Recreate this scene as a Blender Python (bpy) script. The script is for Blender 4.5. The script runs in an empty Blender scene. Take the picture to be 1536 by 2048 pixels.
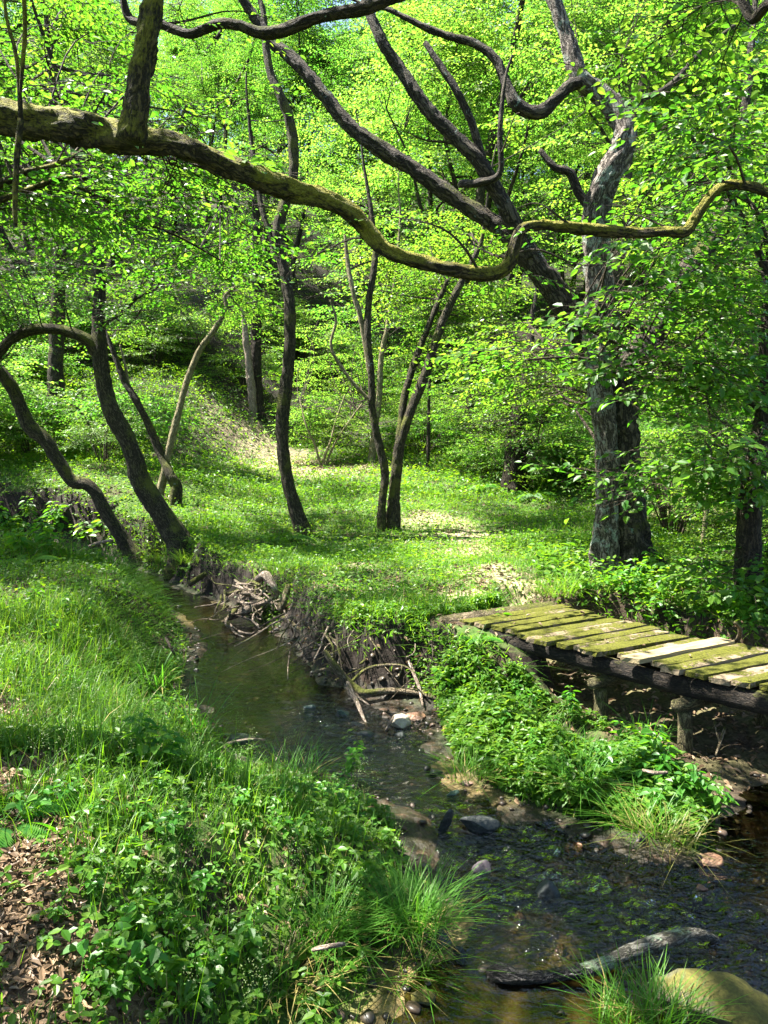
import bpy, math, random
import numpy as np
from mathutils import Vector

R = math.radians
SC = bpy.context.scene
COL = SC.collection
RNG = np.random.default_rng(11)

# ------------------------------------------------------------------ camera
FPX, PITCH, CZ = 1550.0, R(6.4), 1.7
cp, sp = math.cos(PITCH), math.sin(PITCH)

def ray(px, py):
    x, v = (px - 768) / FPX, -(py - 1024) / FPX
    return np.array([x, cp + v * sp, -sp + v * cp])

def at(px, py, y):                       # the point of the place seen at that pixel, y metres ahead
    d = ray(px, py)
    return np.array([0, 0, CZ]) + d * (y / d[1])

def onz(px, py, z):
    d = ray(px, py)
    return np.array([0, 0, CZ]) + d * ((z - CZ) / d[2])

cd = bpy.data.cameras.new('camera')
cam = bpy.data.objects.new('camera', cd)
COL.objects.link(cam)
cam.location = (0, 0, CZ)
cam.rotation_euler = (R(90) - PITCH, 0, 0)
cd.sensor_fit, cd.sensor_height, cd.sensor_width = 'VERTICAL', 24, 18
cd.lens = FPX / 2048 * 24
cd.clip_end, cd.clip_start = 3000, 0.05
SC.camera = cam

# ------------------------------------------------------------------ light
SUN = np.array([-0.45, 0.10, 0.87]); SUN /= np.linalg.norm(SUN)
w = bpy.data.worlds.new('World'); SC.world = w; w.use_nodes = True
nt = w.node_tree
sky = nt.nodes.new('ShaderNodeTexSky'); sky.sky_type = 'NISHITA'; sky.sun_disc = False
sky.sun_elevation = math.asin(SUN[2]); sky.sun_rotation = math.atan2(SUN[0], SUN[1])
nt.links.new(sky.outputs[0], nt.nodes['Background'].inputs[0])
nt.nodes['Background'].inputs[1].default_value = 0.06
sl = bpy.data.lights.new('sun', 'SUN'); sl.energy = 5.0; sl.angle = R(0.5); sl.color = (1, 0.95, 0.86)
so = bpy.data.objects.new('sun', sl); COL.objects.link(so)
so.rotation_euler = Vector(-SUN).to_track_quat('-Z', 'Y').to_euler()
SC.view_settings.view_transform = 'Standard'; SC.view_settings.look = 'None'
SC.view_settings.exposure = 2.85; SC.view_settings.gamma = 1.0
SC.render.engine = 'CYCLES'
cy = SC.cycles
cy.max_bounces, cy.diffuse_bounces, cy.glossy_bounces, cy.transmission_bounces, cy.transparent_max_bounces = 8, 4, 3, 5, 8
cy.caustics_reflective = cy.caustics_refractive = False
cy.sample_clamp_indirect = 6.0

# ------------------------------------------------------------------ noise
def _h(i, j, s):
    n = (i.astype(np.int64) * 374761393 + j.astype(np.int64) * 668265263 + s * 1442695041) & 0xffffffff
    n = ((n ^ (n >> 13)) * 1274126177) & 0xffffffff
    return ((n ^ (n >> 16)) & 0xffff) / 65535.0

def vnoise(x, y, s=0):
    x, y = np.asarray(x, float), np.asarray(y, float)
    i, j = np.floor(x), np.floor(y)
    u, v = x - i, y - j
    u, v = u * u * (3 - 2 * u), v * v * (3 - 2 * v)
    a, b, c, d = _h(i, j, s), _h(i + 1, j, s), _h(i, j + 1, s), _h(i + 1, j + 1, s)
    return (a + (b - a) * u) * (1 - v) + (c + (d - c) * u) * v

def fbm(x, y, s=0, o=3):
    t, a, n = 0, 0.5, 0
    for k in range(o):
        t = t + a * vnoise(x * 2 ** k, y * 2 ** k, s + k * 17); n += a; a *= 0.5
    return t / n

def sstep(a, b, x):
    t = np.clip((x - a) / (b - a), 0, 1)
    return t * t * (3 - 2 * t)

# ------------------------------------------------------------------ terrain
WZ = -0.55                                # water level
def poly(px): return np.array([onz(a, b, WZ)[:2] for a, b in px])
LEFT_SHORE = [(-700, 1160), (-200, 1152), (0, 1156), (200, 1166), (330, 1195), (365, 1250), (385, 1290), (372, 1340), (372, 1400), (420, 1450),
              (470, 1500), (540, 1530), (630, 1558), (740, 1590), (800, 1660), (820, 1750), (880, 1830), (850, 1900), (770, 1950), (700, 2048), (640, 2300)]
FAR_SHORE = [(2600, 2300), (2300, 1800), (2000, 1600), (1700, 1560), (1536, 1560), (1440, 1625), (1400, 1720), (1310, 1695), (1230, 1672), (1130, 1640), (1050, 1618), (960, 1570), (905, 1530),
             (885, 1480), (865, 1425), (800, 1396), (720, 1383), (650, 1366), (615, 1325), (560, 1262), (450, 1205), (380, 1185),
             (300, 1146), (200, 1118), (0, 1108), (-200, 1104), (-700, 1100)]
STREAM = poly(LEFT_SHORE + FAR_SHORE)
GULLY = poly([(1440, 1640), (1335, 1565), (1240, 1495), (1150, 1435), (1065, 1370), (1000, 1305), (1010, 1272), (1060, 1280), (1120, 1300), (1220, 1312), (1340, 1345), (1450, 1385),
              (1560, 1420), (1700, 1440), (2100, 1450), (2100, 1640), (1700, 1600), (1540, 1600)])

def sdist(P, poly):
    """signed distance, negative inside"""
    x, y = P[:, 0], P[:, 1]
    best = np.full(len(P), 1e9); ins = np.zeros(len(P), bool)
    n = len(poly)
    for k in range(n):
        a, b = poly[k], poly[(k + 1) % n]
        e = b - a
        t = np.clip(((x - a[0]) * e[0] + (y - a[1]) * e[1]) / (e @ e + 1e-12), 0, 1)
        best = np.minimum(best, np.hypot(x - a[0] - t * e[0], y - a[1] - t * e[1]))
        c = (a[1] > y) != (b[1] > y)
        with np.errstate(divide='ignore', invalid='ignore'):
            xi = (b[0] - a[0]) * (y - a[1]) / (b[1] - a[1]) + a[0]
        ins ^= c & (x < xi)
    return np.where(ins, -best, best)

def idw(P, pts):
    num = den = 0
    for (px, py, v) in pts:
        q = onz(px, py, WZ)[:2]
        wgt = 1 / (((P[:, 0] - q[0]) ** 2 + (P[:, 1] - q[1]) ** 2) ** 1.5 + 0.02)
        num, den = num + wgt * v, den + wgt
    return num / den

BANK = [(0, 1170, .9), (200, 1180, .9), (330, 1220, .9), (360, 1340, 1.3), (420, 1460, 1.9), (500, 1510, 2.1), (600, 1550, 2.1), (740, 1600, 1.8), (820, 1750, 1.1), (860, 1880, .9), (700, 2040, 1.3),
        (0, 1100, .35), (200, 1112, .3), (380, 1180, .3), (470, 1200, .3), (600, 1290, .25), (660, 1365, .2), (750, 1388, .2), (840, 1405, .3), (890, 1480, .5), (930, 1555, .5),
        (1050, 1600, .6), (1250, 1660, .8), (1400, 1700, .8)]
DEPTH = [(0, 1130, .12), (250, 1145, .12), (420, 1215, .05), (500, 1300, .22), (600, 1360, .25), (500, 1400, .2), (760, 1410, .0), (830, 1420, -.015), (650, 1450, .10), (800, 1500, .07), (900, 1580, .04), (930, 1560, -.01),
         (1000, 1650, .08), (1100, 1760, .10), (1300, 1760, .12), (1350, 1705, .0), (1450, 1750, .3), (1500, 1900, .25), (950, 1870, .06), (850, 1950, .025), (1000, 1960, .03), (1150, 1990, .012), (900, 2040, .03), (1300, 1960, .05), (1200, 1880, .1)]

LOWER = [(1220, 1445, .45, .34), (1110, 1390, .3, .12), (640, 1620, .5, .08), (1000, 1390, .38, .34), (1110, 1430, .42, .34), (1220, 1510, .42, .26), (1340, 1600, .45, .26)]

def hill(x, y):
    left = sstep(-2.0, -6.0, x)
    right = sstep(1.0, 5.0, x)
    y0 = 20.0 - 6.0 * left - 1.0 * right
    t = np.maximum(0, y - y0)
    t2 = np.minimum(t, 75)
    h = 0.42 * (np.sqrt(t2 * t2 + 9) - 3) + 0.09 * np.maximum(0, np.minimum(y, y0) - 11.5)
    h += 0.6 * left * sstep(12, 15, y)
    return h + sstep(3, 20, t) * (fbm(x * .09, y * .09, 5) - .5) * 5.0

def H(x, y):
    x, y = np.atleast_1d(np.asarray(x, float)), np.atleast_1d(np.asarray(y, float))
    P = np.stack([x, y], 1)
    rough = (fbm(x * 1.1, y * 1.1, 1) - .5) * .14 + (fbm(x * 6, y * 6, 2) - .5) * .05
    top = hill(x, y) + (fbm(x * .35, y * .35, 9) - .5) * .3 + rough
    for (a, b, rad, drop) in LOWER:
        q = onz(a, b, -.3)
        top = top - drop * np.exp(-((x - q[0]) ** 2 + (y - q[1]) ** 2) / rad ** 2)
    z = top.copy()
    near = (x > -40) & (x < 16) & (y > -2) & (y < 16)
    Q = P[near]
    if len(Q):
        wob = (fbm(Q[:, 0] * 2.2, Q[:, 1] * 2.2, 21) - .5) * .30
        d = sdist(Q, STREAM) + wob
        bw = idw(Q, BANK); dep = idw(Q, DEPTH)
        bed = WZ - dep * sstep(0, -.35, d) + (fbm(Q[:, 0] * 5, Q[:, 1] * 5, 31) - .5) * .07 * np.clip(dep / .08, .2, 1) + .01
        k = sstep(0, 1, d / bw)
        k = np.where(bw < .4, k ** .7, k)
        z1 = bed + (top[near] - bed) * k
        dg = sdist(Q, GULLY) + wob
        gb = WZ + .06 + .05 * sstep(5.0, 6.2, Q[:, 1]) + (fbm(Q[:, 0] * 4, Q[:, 1] * 4, 35) - .5) * .12
        kg = sstep(0, 1, dg / np.where(Q[:, 1] > 5.9, .22, .5))
        z2 = gb + (top[near] - gb) * kg
        z[near] = np.minimum(z1, z2)
    return z

def h1(x, y): return float(H(x, y)[0])

def ground(px, py):                       # where the line of sight meets the ground
    d = ray(px, py); o = np.array([0, 0, CZ])
    ts = np.concatenate([np.arange(1.2, 16, .04), np.arange(16, 140, .25)])
    p = o + ts[:, None] * d
    below = p[:, 2] < H(p[:, 0], p[:, 1])
    i = int(np.argmax(below)) if below.any() else len(ts) - 1
    q = p[i].copy(); q[2] = h1(q[0], q[1])
    return q

# ------------------------------------------------------------------ mesh building
def build(name, V, faces, mats, parent=None, smooth=False, attrs=None):
    """faces: list of (array Nx3 or Nx4, material index)"""
    V = np.asarray(V, np.float32).reshape(-1, 3)
    me = bpy.data.meshes.new(name)
    faces = [(np.asarray(f, np.int32), m) for f, m in faces if len(f)]
    loops = np.concatenate([f.ravel() for f, m in faces])
    tot = np.concatenate([np.full(len(f), f.shape[1], np.int32) for f, m in faces])
    mi = np.concatenate([np.full(len(f), m, np.int32) for f, m in faces])
    start = np.concatenate([[0], np.cumsum(tot)[:-1]]).astype(np.int32)
    me.vertices.add(len(V)); me.vertices.foreach_set('co', V.ravel())
    me.loops.add(len(loops)); me.loops.foreach_set('vertex_index', loops)
    me.polygons.add(len(tot)); me.polygons.foreach_set('loop_start', start)
    me.polygons.foreach_set('material_index', mi)
    sm = smooth if isinstance(smooth, (list, tuple)) else None
    if sm is None: me.polygons.foreach_set('use_smooth', np.full(len(tot), bool(smooth)))
    else: me.polygons.foreach_set('use_smooth', np.isin(mi, sm))
    for m in mats: me.materials.append(m)
    if attrs:
        for an, (typ, arr) in attrs.items():
            a = me.attributes.new(an, typ, 'POINT')
            a.data.foreach_set('value' if typ == 'FLOAT' else 'vector', np.asarray(arr, np.float32).ravel())
    me.update(calc_edges=True)
    o = bpy.data.objects.new(name, me); COL.objects.link(o)
    if parent is not None:
        o.parent = parent
        o.matrix_parent_inverse.identity()
    return o

def tag(o, label=None, cat=None, group=None, kind=None):
    if label: o['label'] = label
    if cat: o['category'] = cat
    if group: o['group'] = group
    if kind: o['kind'] = kind
    return o

def empty(name, loc, label, cat, group=None):
    o = bpy.data.objects.new(name, None); COL.objects.link(o)
    o.location = loc; o.empty_display_size = .2
    return tag(o, label, cat, group)

def copy_thing(o, loc, rz, sc, label=None, tilt=(0, 0)):
    c = o.copy(); COL.objects.link(c)
    c.location = loc; c.rotation_euler = (tilt[0], tilt[1], rz); c.scale = sc if isinstance(sc, (tuple, list)) else (sc,) * 3
    if label: c['label'] = label
    for ch in list(o.children):
        k = ch.copy(); COL.objects.link(k); k.parent = c
        for g in list(ch.children):
            q = g.copy(); COL.objects.link(q); q.parent = k
    return c

class Acc:                                # gathers pieces of one mesh
    def __init__(s): s.v, s.f, s.b, s.n = [], [], [], 0
    def add(s, V, F, m=0, bark=None):
        V = np.asarray(V, float).reshape(-1, 3)
        for f in F: s.f.append((np.asarray(f) + s.n, m))
        s.v.append(V); s.n += len(V)
        s.b.append(bark if bark is not None else V)
    def build(s, name, mats, parent=None, smooth=True, origin=None):
        V = np.concatenate(s.v)
        if origin is not None: V = V - np.asarray(origin)
        return build(name, V, s.f, mats, parent, smooth, {'bark': ('FLOAT_VECTOR', np.concatenate(s.b))})

def spline(P, step):
    P = np.asarray(P, float)
    if len(P) < 3:
        n = max(2, int(np.linalg.norm(P[-1, :3] - P[0, :3]) / step) + 1)
        return P[0] + (P[-1] - P[0]) * np.linspace(0, 1, n)[:, None]
    Q = np.vstack([2 * P[0] - P[1], P, 2 * P[-1] - P[-2]])
    out = []
    for i in range(1, len(Q) - 2):
        n = max(2, int(np.linalg.norm(Q[i + 1, :3] - Q[i, :3]) / step))
        t = np.linspace(0, 1, n, endpoint=False)[:, None]
        a, b, c, d = Q[i - 1], Q[i], Q[i + 1], Q[i + 2]
        out.append(.5 * (2 * b + (c - a) * t + (2 * a - 5 * b + 4 * c - d) * t ** 2 + (3 * b - a - 3 * c + d) * t ** 3))
    out.append(P[-1][None])
    return np.vstack(out)

def tube(P, seg=10, lump=.12, flare=0, seed=0, step=None, cap=True):
    """P rows: x y z r.  Returns V, faces, bark coordinates"""
    P = np.asarray(P, float)
    if step is None: step = max(.025, P[:, 3].mean() * (.5 if lump >= .12 else .9))
    S = spline(P, step); C, r = S[:, :3], np.maximum(S[:, 3], .0012)
    n = len(C)
    T = np.gradient(C, axis=0); T /= np.linalg.norm(T, axis=1)[:, None] + 1e-9
    L = np.concatenate([[0], np.cumsum(np.linalg.norm(np.diff(C, axis=0), axis=1))])
    N = np.zeros((n, 3)); ref = np.array([1., 0, 0]) if abs(T[0, 0]) < .8 else np.array([0, 1., 0])
    N[0] = ref - T[0] * (ref @ T[0]); N[0] /= np.linalg.norm(N[0])
    for i in range(1, n):
        v = N[i - 1] - T[i] * (N[i - 1] @ T[i]); N[i] = v / (np.linalg.norm(v) + 1e-9)
    B = np.cross(T, N)
    th = np.linspace(0, 2 * np.pi, seg, endpoint=False)
    rr = np.repeat(r[:, None], seg, 1)
    if lump:
        u = np.cos(th)[None] * 1.3 + 7 + seed; v = np.sin(th)[None] * 1.3 + L[:, None] / (r.mean() * 3.5)
        rr = rr * (1 + lump * 2 * (fbm(u + 0 * v, v, seed + 3) - .5)) 
        if seg >= 14: rr = rr * (1 + lump * .9 * (vnoise(np.cos(th)[None] * 7 + seed + 0 * v, np.sin(th)[None] * 7 + L[:, None] / (r.mean() * .45), seed + 9) - .5))
        rr = rr * (1 + lump * 1.6 * (vnoise(np.cos(th)[None] * 3 + seed + 0 * v, np.sin(th)[None] * 3 + L[:, None] / (r.mean() * 1.1), seed) - .5))
    if flare:
        lob = 1 + .35 * np.cos(th * 5 + seed)[None]
        rr = rr * (1 + flare * lob * np.exp(-np.maximum(0, L[:, None] - .25) / (r[0] * 1.6 + .05)))
    V = C[:, None] + rr[..., None] * (np.cos(th)[None, :, None] * N[:, None] + np.sin(th)[None, :, None] * B[:, None])
    bk = np.stack([np.cos(th)[None] * r[:, None] + 0 * L[:, None], np.sin(th)[None] * r[:, None] + 0 * L[:, None], np.repeat(L[:, None], seg, 1) + seed], -1)
    i = np.arange(n - 1)[:, None] * seg; j = np.arange(seg)[None]; k = (j + 1) % seg
    F = np.stack([i + j, i + k, i + seg + k, i + seg + j], -1).reshape(-1, 4)
    V = V.reshape(-1, 3); bk = bk.reshape(-1, 3)
    fs = [F]
    if cap:
        V = np.vstack([V, C[0] - T[0] * r[0] * .1, C[-1] + T[-1] * r[-1] * .4]); bk = np.vstack([bk, [0, 0, seed], [0, 0, L[-1] + seed]])
        a, b = n * seg, n * seg + 1
        jj = np.arange(seg); kk = (jj + 1) % seg; o = (n - 1) * seg
        fs += [np.stack([kk, jj, np.full(seg, a)], -1), np.stack([o + jj, o + kk, np.full(seg, b)], -1)]
    return V, fs, bk

# ------------------------------------------------------------------ materials
class M:
    def __init__(s, name):
        s.m = bpy.data.materials.new(name); s.m.use_nodes = True
        s.t = s.m.node_tree; s.t.nodes.clear()
        s.out = s.n('ShaderNodeOutputMaterial')
    def n(s, typ, **kw):
        x = s.t.nodes.new(typ)
        for k, v in kw.items():
            if k.startswith('i_'):
                key = k[2:]; x.inputs[int(key) if key.isdigit() else key.replace('_', ' ')].default_value = v
            else: setattr(x, k, v)
        return x
    def l(s, a, b): s.t.links.new(a, b)
    def noise(s, vec, scale, detail=4, rough=.55, dist=0):
        x = s.n('ShaderNodeTexNoise', i_Scale=scale, i_Detail=detail, i_Roughness=rough, i_Distortion=dist)
        if vec is not None: s.l(vec, x.inputs['Vector'])
        return x.outputs['Fac']
    def mapping(s, vec, scale):
        x = s.n('ShaderNodeMapping'); x.inputs['Scale'].default_value = scale; s.l(vec, x.inputs['Vector']); return x.outputs[0]
    def ramp(s, fac, stops):
        x = s.n('ShaderNodeValToRGB'); e = x.color_ramp.elements
        while len(e) < len(stops): e.new(.5)
        for k, (p, c) in enumerate(stops):
            e[k].position = p; e[k].color = (c, c, c, 1) if not isinstance(c, (tuple, list)) else (*c, 1)
        s.l(fac, x.inputs[0]); return x.outputs[0]
    def mix(s, f, a, b):
        x = s.n('ShaderNodeMix', data_type='RGBA')
        for v, i in ((f, 0), (a, 6), (b, 7)):
            if isinstance(v, (int, float)): x.inputs[i].default_value = v
            elif isinstance(v, tuple): x.inputs[i].default_value = (*v, 1)
            else: s.l(v, x.inputs[i])
        return x.outputs[2]
    def math(s, op, a, b=None, clamp=False):
        x = s.n('ShaderNodeMath', operation=op, use_clamp=clamp)
        for i, v in enumerate((a, b)):
            if v is None: continue
            if isinstance(v, (int, float)): x.inputs[i].default_value = v
            else: s.l(v, x.inputs[i])
        return x.outputs[0]
    def attr(s, name, out='Vector'): return s.n('ShaderNodeAttribute', attribute_name=name).outputs[out]
    def bump(s, h, strength, dist, normal=None):
        x = s.n('ShaderNodeBump', i_Strength=strength, i_Distance=dist); s.l(h, x.inputs['Height'])
        if normal is not None: s.l(normal, x.inputs['Normal'])
        return x.outputs[0]
    def principled(s, color, rough=.8, spec=.3, normal=None):
        x = s.n('ShaderNodeBsdfPrincipled')
        for v, i in ((color, 'Base Color'), (rough, 'Roughness'), (spec, 'Specular IOR Level')):
            if isinstance(v, (int, float)): x.inputs[i].default_value = v
            elif isinstance(v, tuple): x.inputs[i].default_value = (*v, 1)
            else: s.l(v, x.inputs[i])
        if normal is not None: s.l(normal, x.inputs['Normal'])
        return x
    def done(s, sh): s.l(sh, s.out.inputs[0]); return s.m

THRU, COOL = .84, .92
def leaf_mat(name, c, t, mixf=.5, spec=.35, rough=.42, vary=.5):
    """c: three leaf colours, t: three colours of light passing through"""
    m = M(name)
    g = m.n('ShaderNodeNewGeometry')
    oi = m.n('ShaderNodeObjectInfo')
    big = m.noise(g.outputs['Position'], .55, 2)
    f = m.math('ADD', m.math('MULTIPLY', g.outputs['Random Per Island'], .6), m.math('MULTIPLY', big, .5))
    f = m.math('ADD', f, m.math('MULTIPLY', m.math('SUBTRACT', oi.outputs['Random'], .5), .3), True)
    a = m.ramp(f, [(.12, c[0]), (.5, c[1]), (.9, c[2])])
    t = [(q[0] * THRU * COOL, q[1] * THRU, q[2] * THRU) for q in t]; c = [(q[0] * (COOL if q[1] > q[0] * 1.3 else 1), q[1], q[2]) for q in c]
    b = m.ramp(f, [(.12, t[0]), (.5, t[1]), (.9, t[2])])
    p = m.principled(a, rough, spec)
    tr = m.n('ShaderNodeBsdfTranslucent'); m.l(b, tr.inputs[0])
    x = m.n('ShaderNodeMixShader', i_0=mixf); m.l(p.outputs[0], x.inputs[1]); m.l(tr.outputs[0], x.inputs[2])
    return m.done(x.outputs[0])

LF_TREE = leaf_mat('tree_leaf', [(.022, .085, .008), (.045, .12, .009), (.10, .165, .014)], [(.09, .32, .014), (.19, .43, .022), (.38, .54, .04)], .48, .38, .42)
LF_FAR = leaf_mat('far_leaf', [(.024, .085, .010), (.052, .125, .010), (.115, .175, .014)], [(.10, .36, .02), (.20, .48, .04), (.42, .62, .06)], .52, .28, .48)
LF_HERB = leaf_mat('herb_leaf', [(.022, .11, .012), (.045, .15, .014), (.085, .18, .02)], [(.10, .38, .01), (.20, .48, .01), (.36, .54, .02)], .45)
LF_COVER = leaf_mat('cover_leaf', [(.028, .10, .010), (.055, .14, .012), (.10, .17, .02)], [(.13, .36, .01), (.24, .46, .012), (.40, .52, .02)], .45, .25)
LF_GRASS = leaf_mat('grass_blade', [(.035, .12, .010), (.055, .15, .012), (.09, .17, .02)], [(.14, .40, .01), (.22, .46, .012), (.34, .50, .03)], .45, .25, .45)
LF_SEDGE = leaf_mat('sedge_blade', [(.025, .11, .012), (.045, .14, .014), (.07, .16, .02)], [(.08, .34, .015), (.14, .42, .02), (.22, .46, .03)], .4, .2, .5)
LF_DRY = leaf_mat('dry_blade', [(.16, .12, .035), (.22, .18, .06), (.30, .25, .09)], [(.2, .14, .03), (.25, .2, .05), (.3, .25, .08)], .25)
LF_STRAW = leaf_mat('straw_green_blade', [(.10, .13, .02), (.16, .16, .04), (.22, .2, .07)], [(.2, .26, .03), (.28, .3, .05), (.3, .3, .08)], .35)
LF_SEED = leaf_mat('seed_head', [(.10, .17, .05), (.15, .2, .07), (.22, .24, .12)], [(.2, .4, .06), (.3, .45, .1), (.36, .42, .16)], .4)
LF_LITTER = leaf_mat('litter_leaf', [(.045, .027, .014), (.13, .085, .048), (.30, .21, .13)], [(.07, .04, .02), (.10, .065, .03), (.15, .10, .05)], .15, .3, .5)
LF_PALE = leaf_mat('pale_leaf', [(.16, .21, .05), (.24, .28, .08), (.34, .36, .14)], [(.4, .55, .08), (.5, .6, .12), (.6, .62, .2)], .45)

def bark_mat(name, dark, mid, light, moss=.3, lichen=0., lcol=(.25, .33, .28), mcol=(.085, .095, .012), fine=1.0, bump=1.0, wet=.85):
    m = M(name)
    b = m.attr('bark'); g = m.n('ShaderNodeNewGeometry')
    wob = m.n('ShaderNodeTexNoise', i_Scale=13 * fine, i_Detail=4); m.l(b, wob.inputs['Vector'])
    add = m.n('ShaderNodeVectorMath', operation='MULTIPLY_ADD'); m.l(wob.outputs['Color'], add.inputs[0]); add.inputs[1].default_value = (.06 / fine, .06 / fine, .16 / fine); m.l(b, add.inputs[2])
    st = m.mapping(add.outputs[0], (40 * fine, 40 * fine, 8.5 * fine))
    rg = m.noise(st, 1.0, 3, .6)
    fur = m.ramp(m.math('ABSOLUTE', m.math('SUBTRACT', rg, .5)), [(0.0, 0.0), (.10, 1.0)])
    fn = m.noise(m.mapping(b, (60, 60, 26)), 1.6, 5, .68)
    hgt = m.math('ADD', m.math('MULTIPLY', fur, .5), m.math('MULTIPLY', fn, .7))
    colr = m.ramp(hgt, [(.30, dark), (.72, mid), (1.0, light)])
    patch = m.noise(g.outputs['Position'], 2.6, 5, .62)
    nz = m.n('ShaderNodeSeparateXYZ'); m.l(g.outputs['Normal'], nz.inputs[0])
    mo = m.math('ADD', m.math('MULTIPLY', nz.outputs[2], .16), patch)
    mo = m.math('ADD', mo, m.math('MULTIPLY', m.math('SUBTRACT', fn, .5), .5))
    mof = m.ramp(mo, [(.78 - moss * .55, 0.0), (.90 - moss * .55, 1.0)])
    mossc = m.mix(m.noise(g.outputs['Position'], 45, 3), (mcol[0] * .5, mcol[1] * .5, mcol[2]), (mcol[0] * 1.5, mcol[1] * 1.45, mcol[2] * 1.4))
    colr = m.mix(mof, colr, mossc)
    if lichen:
        lp = m.noise(g.outputs['Position'], 5.5, 6, .7, .6)
        lf = m.ramp(lp, [(.72 - lichen * .3, 0.0), (.76 - lichen * .3, 1.0)])
        colr = m.mix(m.math('MULTIPLY', lf, m.ramp(fn, [(.35, .2), (.55, 1.0)])), colr, lcol)
    hh = m.math('ADD', hgt, m.math('MULTIPLY', mof, m.math('MULTIPLY', m.noise(g.outputs['Position'], 90, 2), .8)))
    p = m.principled(colr, wet, .25, m.bump(hh, .9 * bump, .025))
    return m.done(p.outputs[0])

BK_OAK = bark_mat('furrowed_bark', (.005, .004, .003), (.040, .032, .022), (.125, .104, .075), .24, .32, (.20, .28, .24), fine=.55, bump=1.3)
BK_OAKPALE = bark_mat('lichened_bark', (.012, .009, .007), (.10, .082, .066), (.28, .245, .205), .10, .60, (.25, .29, .235), fine=.6, bump=1.2)
BK_DARK = bark_mat('dark_bark', (.005, .004, .0025), (.024, .018, .011), (.062, .048, .031), .24, .1, fine=.8)
BK_MOSS = bark_mat('mossy_bark', (.006, .0045, .002), (.036, .028, .013), (.13, .10, .045), .62, .1, (.2, .22, .12), (.155, .15, .016), fine=.9)
BK_MID = bark_mat('grey_brown_bark', (.006, .0048, .003), (.036, .029, .015), (.095, .082, .048), .42, .15, fine=.9)
BK_PALE = bark_mat('pale_bark', (.08, .065, .03), (.22, .19, .10), (.36, .32, .2), .3, .2, (.35, .36, .25), fine=1.2)
BK_TWIG = bark_mat('twig_bark', (.02, .015, .010), (.06, .046, .03), (.12, .09, .06), .1, 0, fine=1.5)
BK_DEAD = bark_mat('dead_wood', (.10, .075, .055), (.26, .20, .15), (.42, .35, .29), .12, .2, (.40, .38, .34), fine=1.5)
BK_DEADMOSS = bark_mat('mossy_dead_wood', (.05, .04, .02), (.17, .13, .08), (.30, .25, .17), .42, .2, (.3, .3, .2), fine=1.5)
BK_LOG = bark_mat('lichen_log', (.03, .028, .022), (.12, .11, .085), (.26, .25, .21), .30, .70, (.22, .29, .19), fine=1.3)
BK_LOGWET = bark_mat('wet_log', (.006, .006, .006), (.022, .021, .02), (.06, .055, .05), .05, .1, (.2, .2, .2), fine=1.3, wet=.25)
BK_BEAM = bark_mat('old_timber', (.003, .0025, .002), (.014, .0105, .007), (.04, .03, .02), .20, .05, fine=1.3)
BK_POST = bark_mat('mossy_post', (.02, .018, .008), (.10, .085, .04), (.2, .18, .09), .36, .1, fine=1.4)

# ------------------------------------------------------------------ ground and water
def axis(lo, hi, step, far, grow=1.14):
    a = list(np.arange(lo, hi, step)); s = step
    while a[-1] < far[1]: s = min(s * grow, 12); a.append(a[-1] + s)
    s = step; b = [lo]
    while b[-1] > far[0]: s = min(s * grow, 12); b.append(b[-1] - s)
    return np.array(b[:0:-1] + a)

def grid(X, Y):
    gx, gy = np.meshgrid(X, Y)
    n, m = len(X), len(Y)
    i = np.arange(m - 1)[:, None] * n + np.arange(n - 1)[None]
    return gx.ravel(), gy.ravel(), np.stack([i, i + 1, i + n + 1, i + n], -1).reshape(-1, 4)

LITTER = []                               # bare places with dry leaves: (x, y, radius)
for px, py, r in [(30, 1430, .55), (20, 1560, .5), (40, 1690, .42), (120, 1700, .2), (20, 1800, .4), (70, 1900, .38), (20, 2000, .4), (150, 1990, .25), (240, 2030, .18), (-150, 1700, .8), (-150, 1950, .8), (-100, 1450, .8)]:
    q = ground(px, py); LITTER.append((q[0], q[1], r * .52))
PATH_GLARE = []  # bare soil of the path; glade blobs are paled to brighten its sun patch
for px, py, r in [(930, 1190, .45), (1000, 1175, .4), (960, 1140, .35), (870, 1045, .6), (940, 1070, .5), (920, 1105, .5), (1420, 1015, 1.6), (1300, 1000, 1.2), (700, 1130, .25), (590, 930, 1.2), (650, 945, 1.0), (535, 908, 1.3), (700, 940, .8)]:
    q = ground(px, py); PATH_GLARE.append((q[0], q[1], r))

def blobs(x, y, L, s=3, e0=1.25, e1=.75):
    v = np.zeros(len(x))
    for (a, b, r) in L:
        d = np.hypot(x - a, y - b) / r + (fbm(x * 3.0, y * 3.0, s) - .5) * 1.0
        v = np.maximum(v, sstep(e0, e1, d))
    return v

X = axis(-4.6, 4.6, .036, (-420, 420)); Y = axis(1.2, 12.2, .036, (-60, 620))
gx, gy, gf = grid(X, Y)
gz = H(gx, gy)
P2 = np.stack([gx, gy], 1)
near = (np.abs(gx) < 14) & (gy < 16) & (gy > -2)
wet = np.zeros(len(gx)); sand = np.zeros(len(gx))
ds = np.full(len(gx), 9.0); dgul = np.full(len(gx), 9.0); dgul[near] = sdist(P2[near], GULLY); ds[near] = sdist(P2[near], STREAM)
wet = sstep(.12, -.1, ds) * sstep(-.38, -.48, gz)
sq = [onz(a, b, WZ)[:2] for a, b in [(1050, 1950), (900, 1960), (1170, 2000), (950, 2040), (1100, 1900), (800, 1990), (1120, 2100)]]
for q in sq: sand = np.maximum(sand, sstep(.55, .2, np.hypot(gx - q[0], gy - q[1])))
for a, b in [(380, 1240), (400, 1215), (930, 1570)]:
    q = onz(a, b, WZ)[:2]; sand = np.maximum(sand, .75 * sstep(.5, .2, np.hypot(gx - q[0], gy - q[1])))
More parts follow.
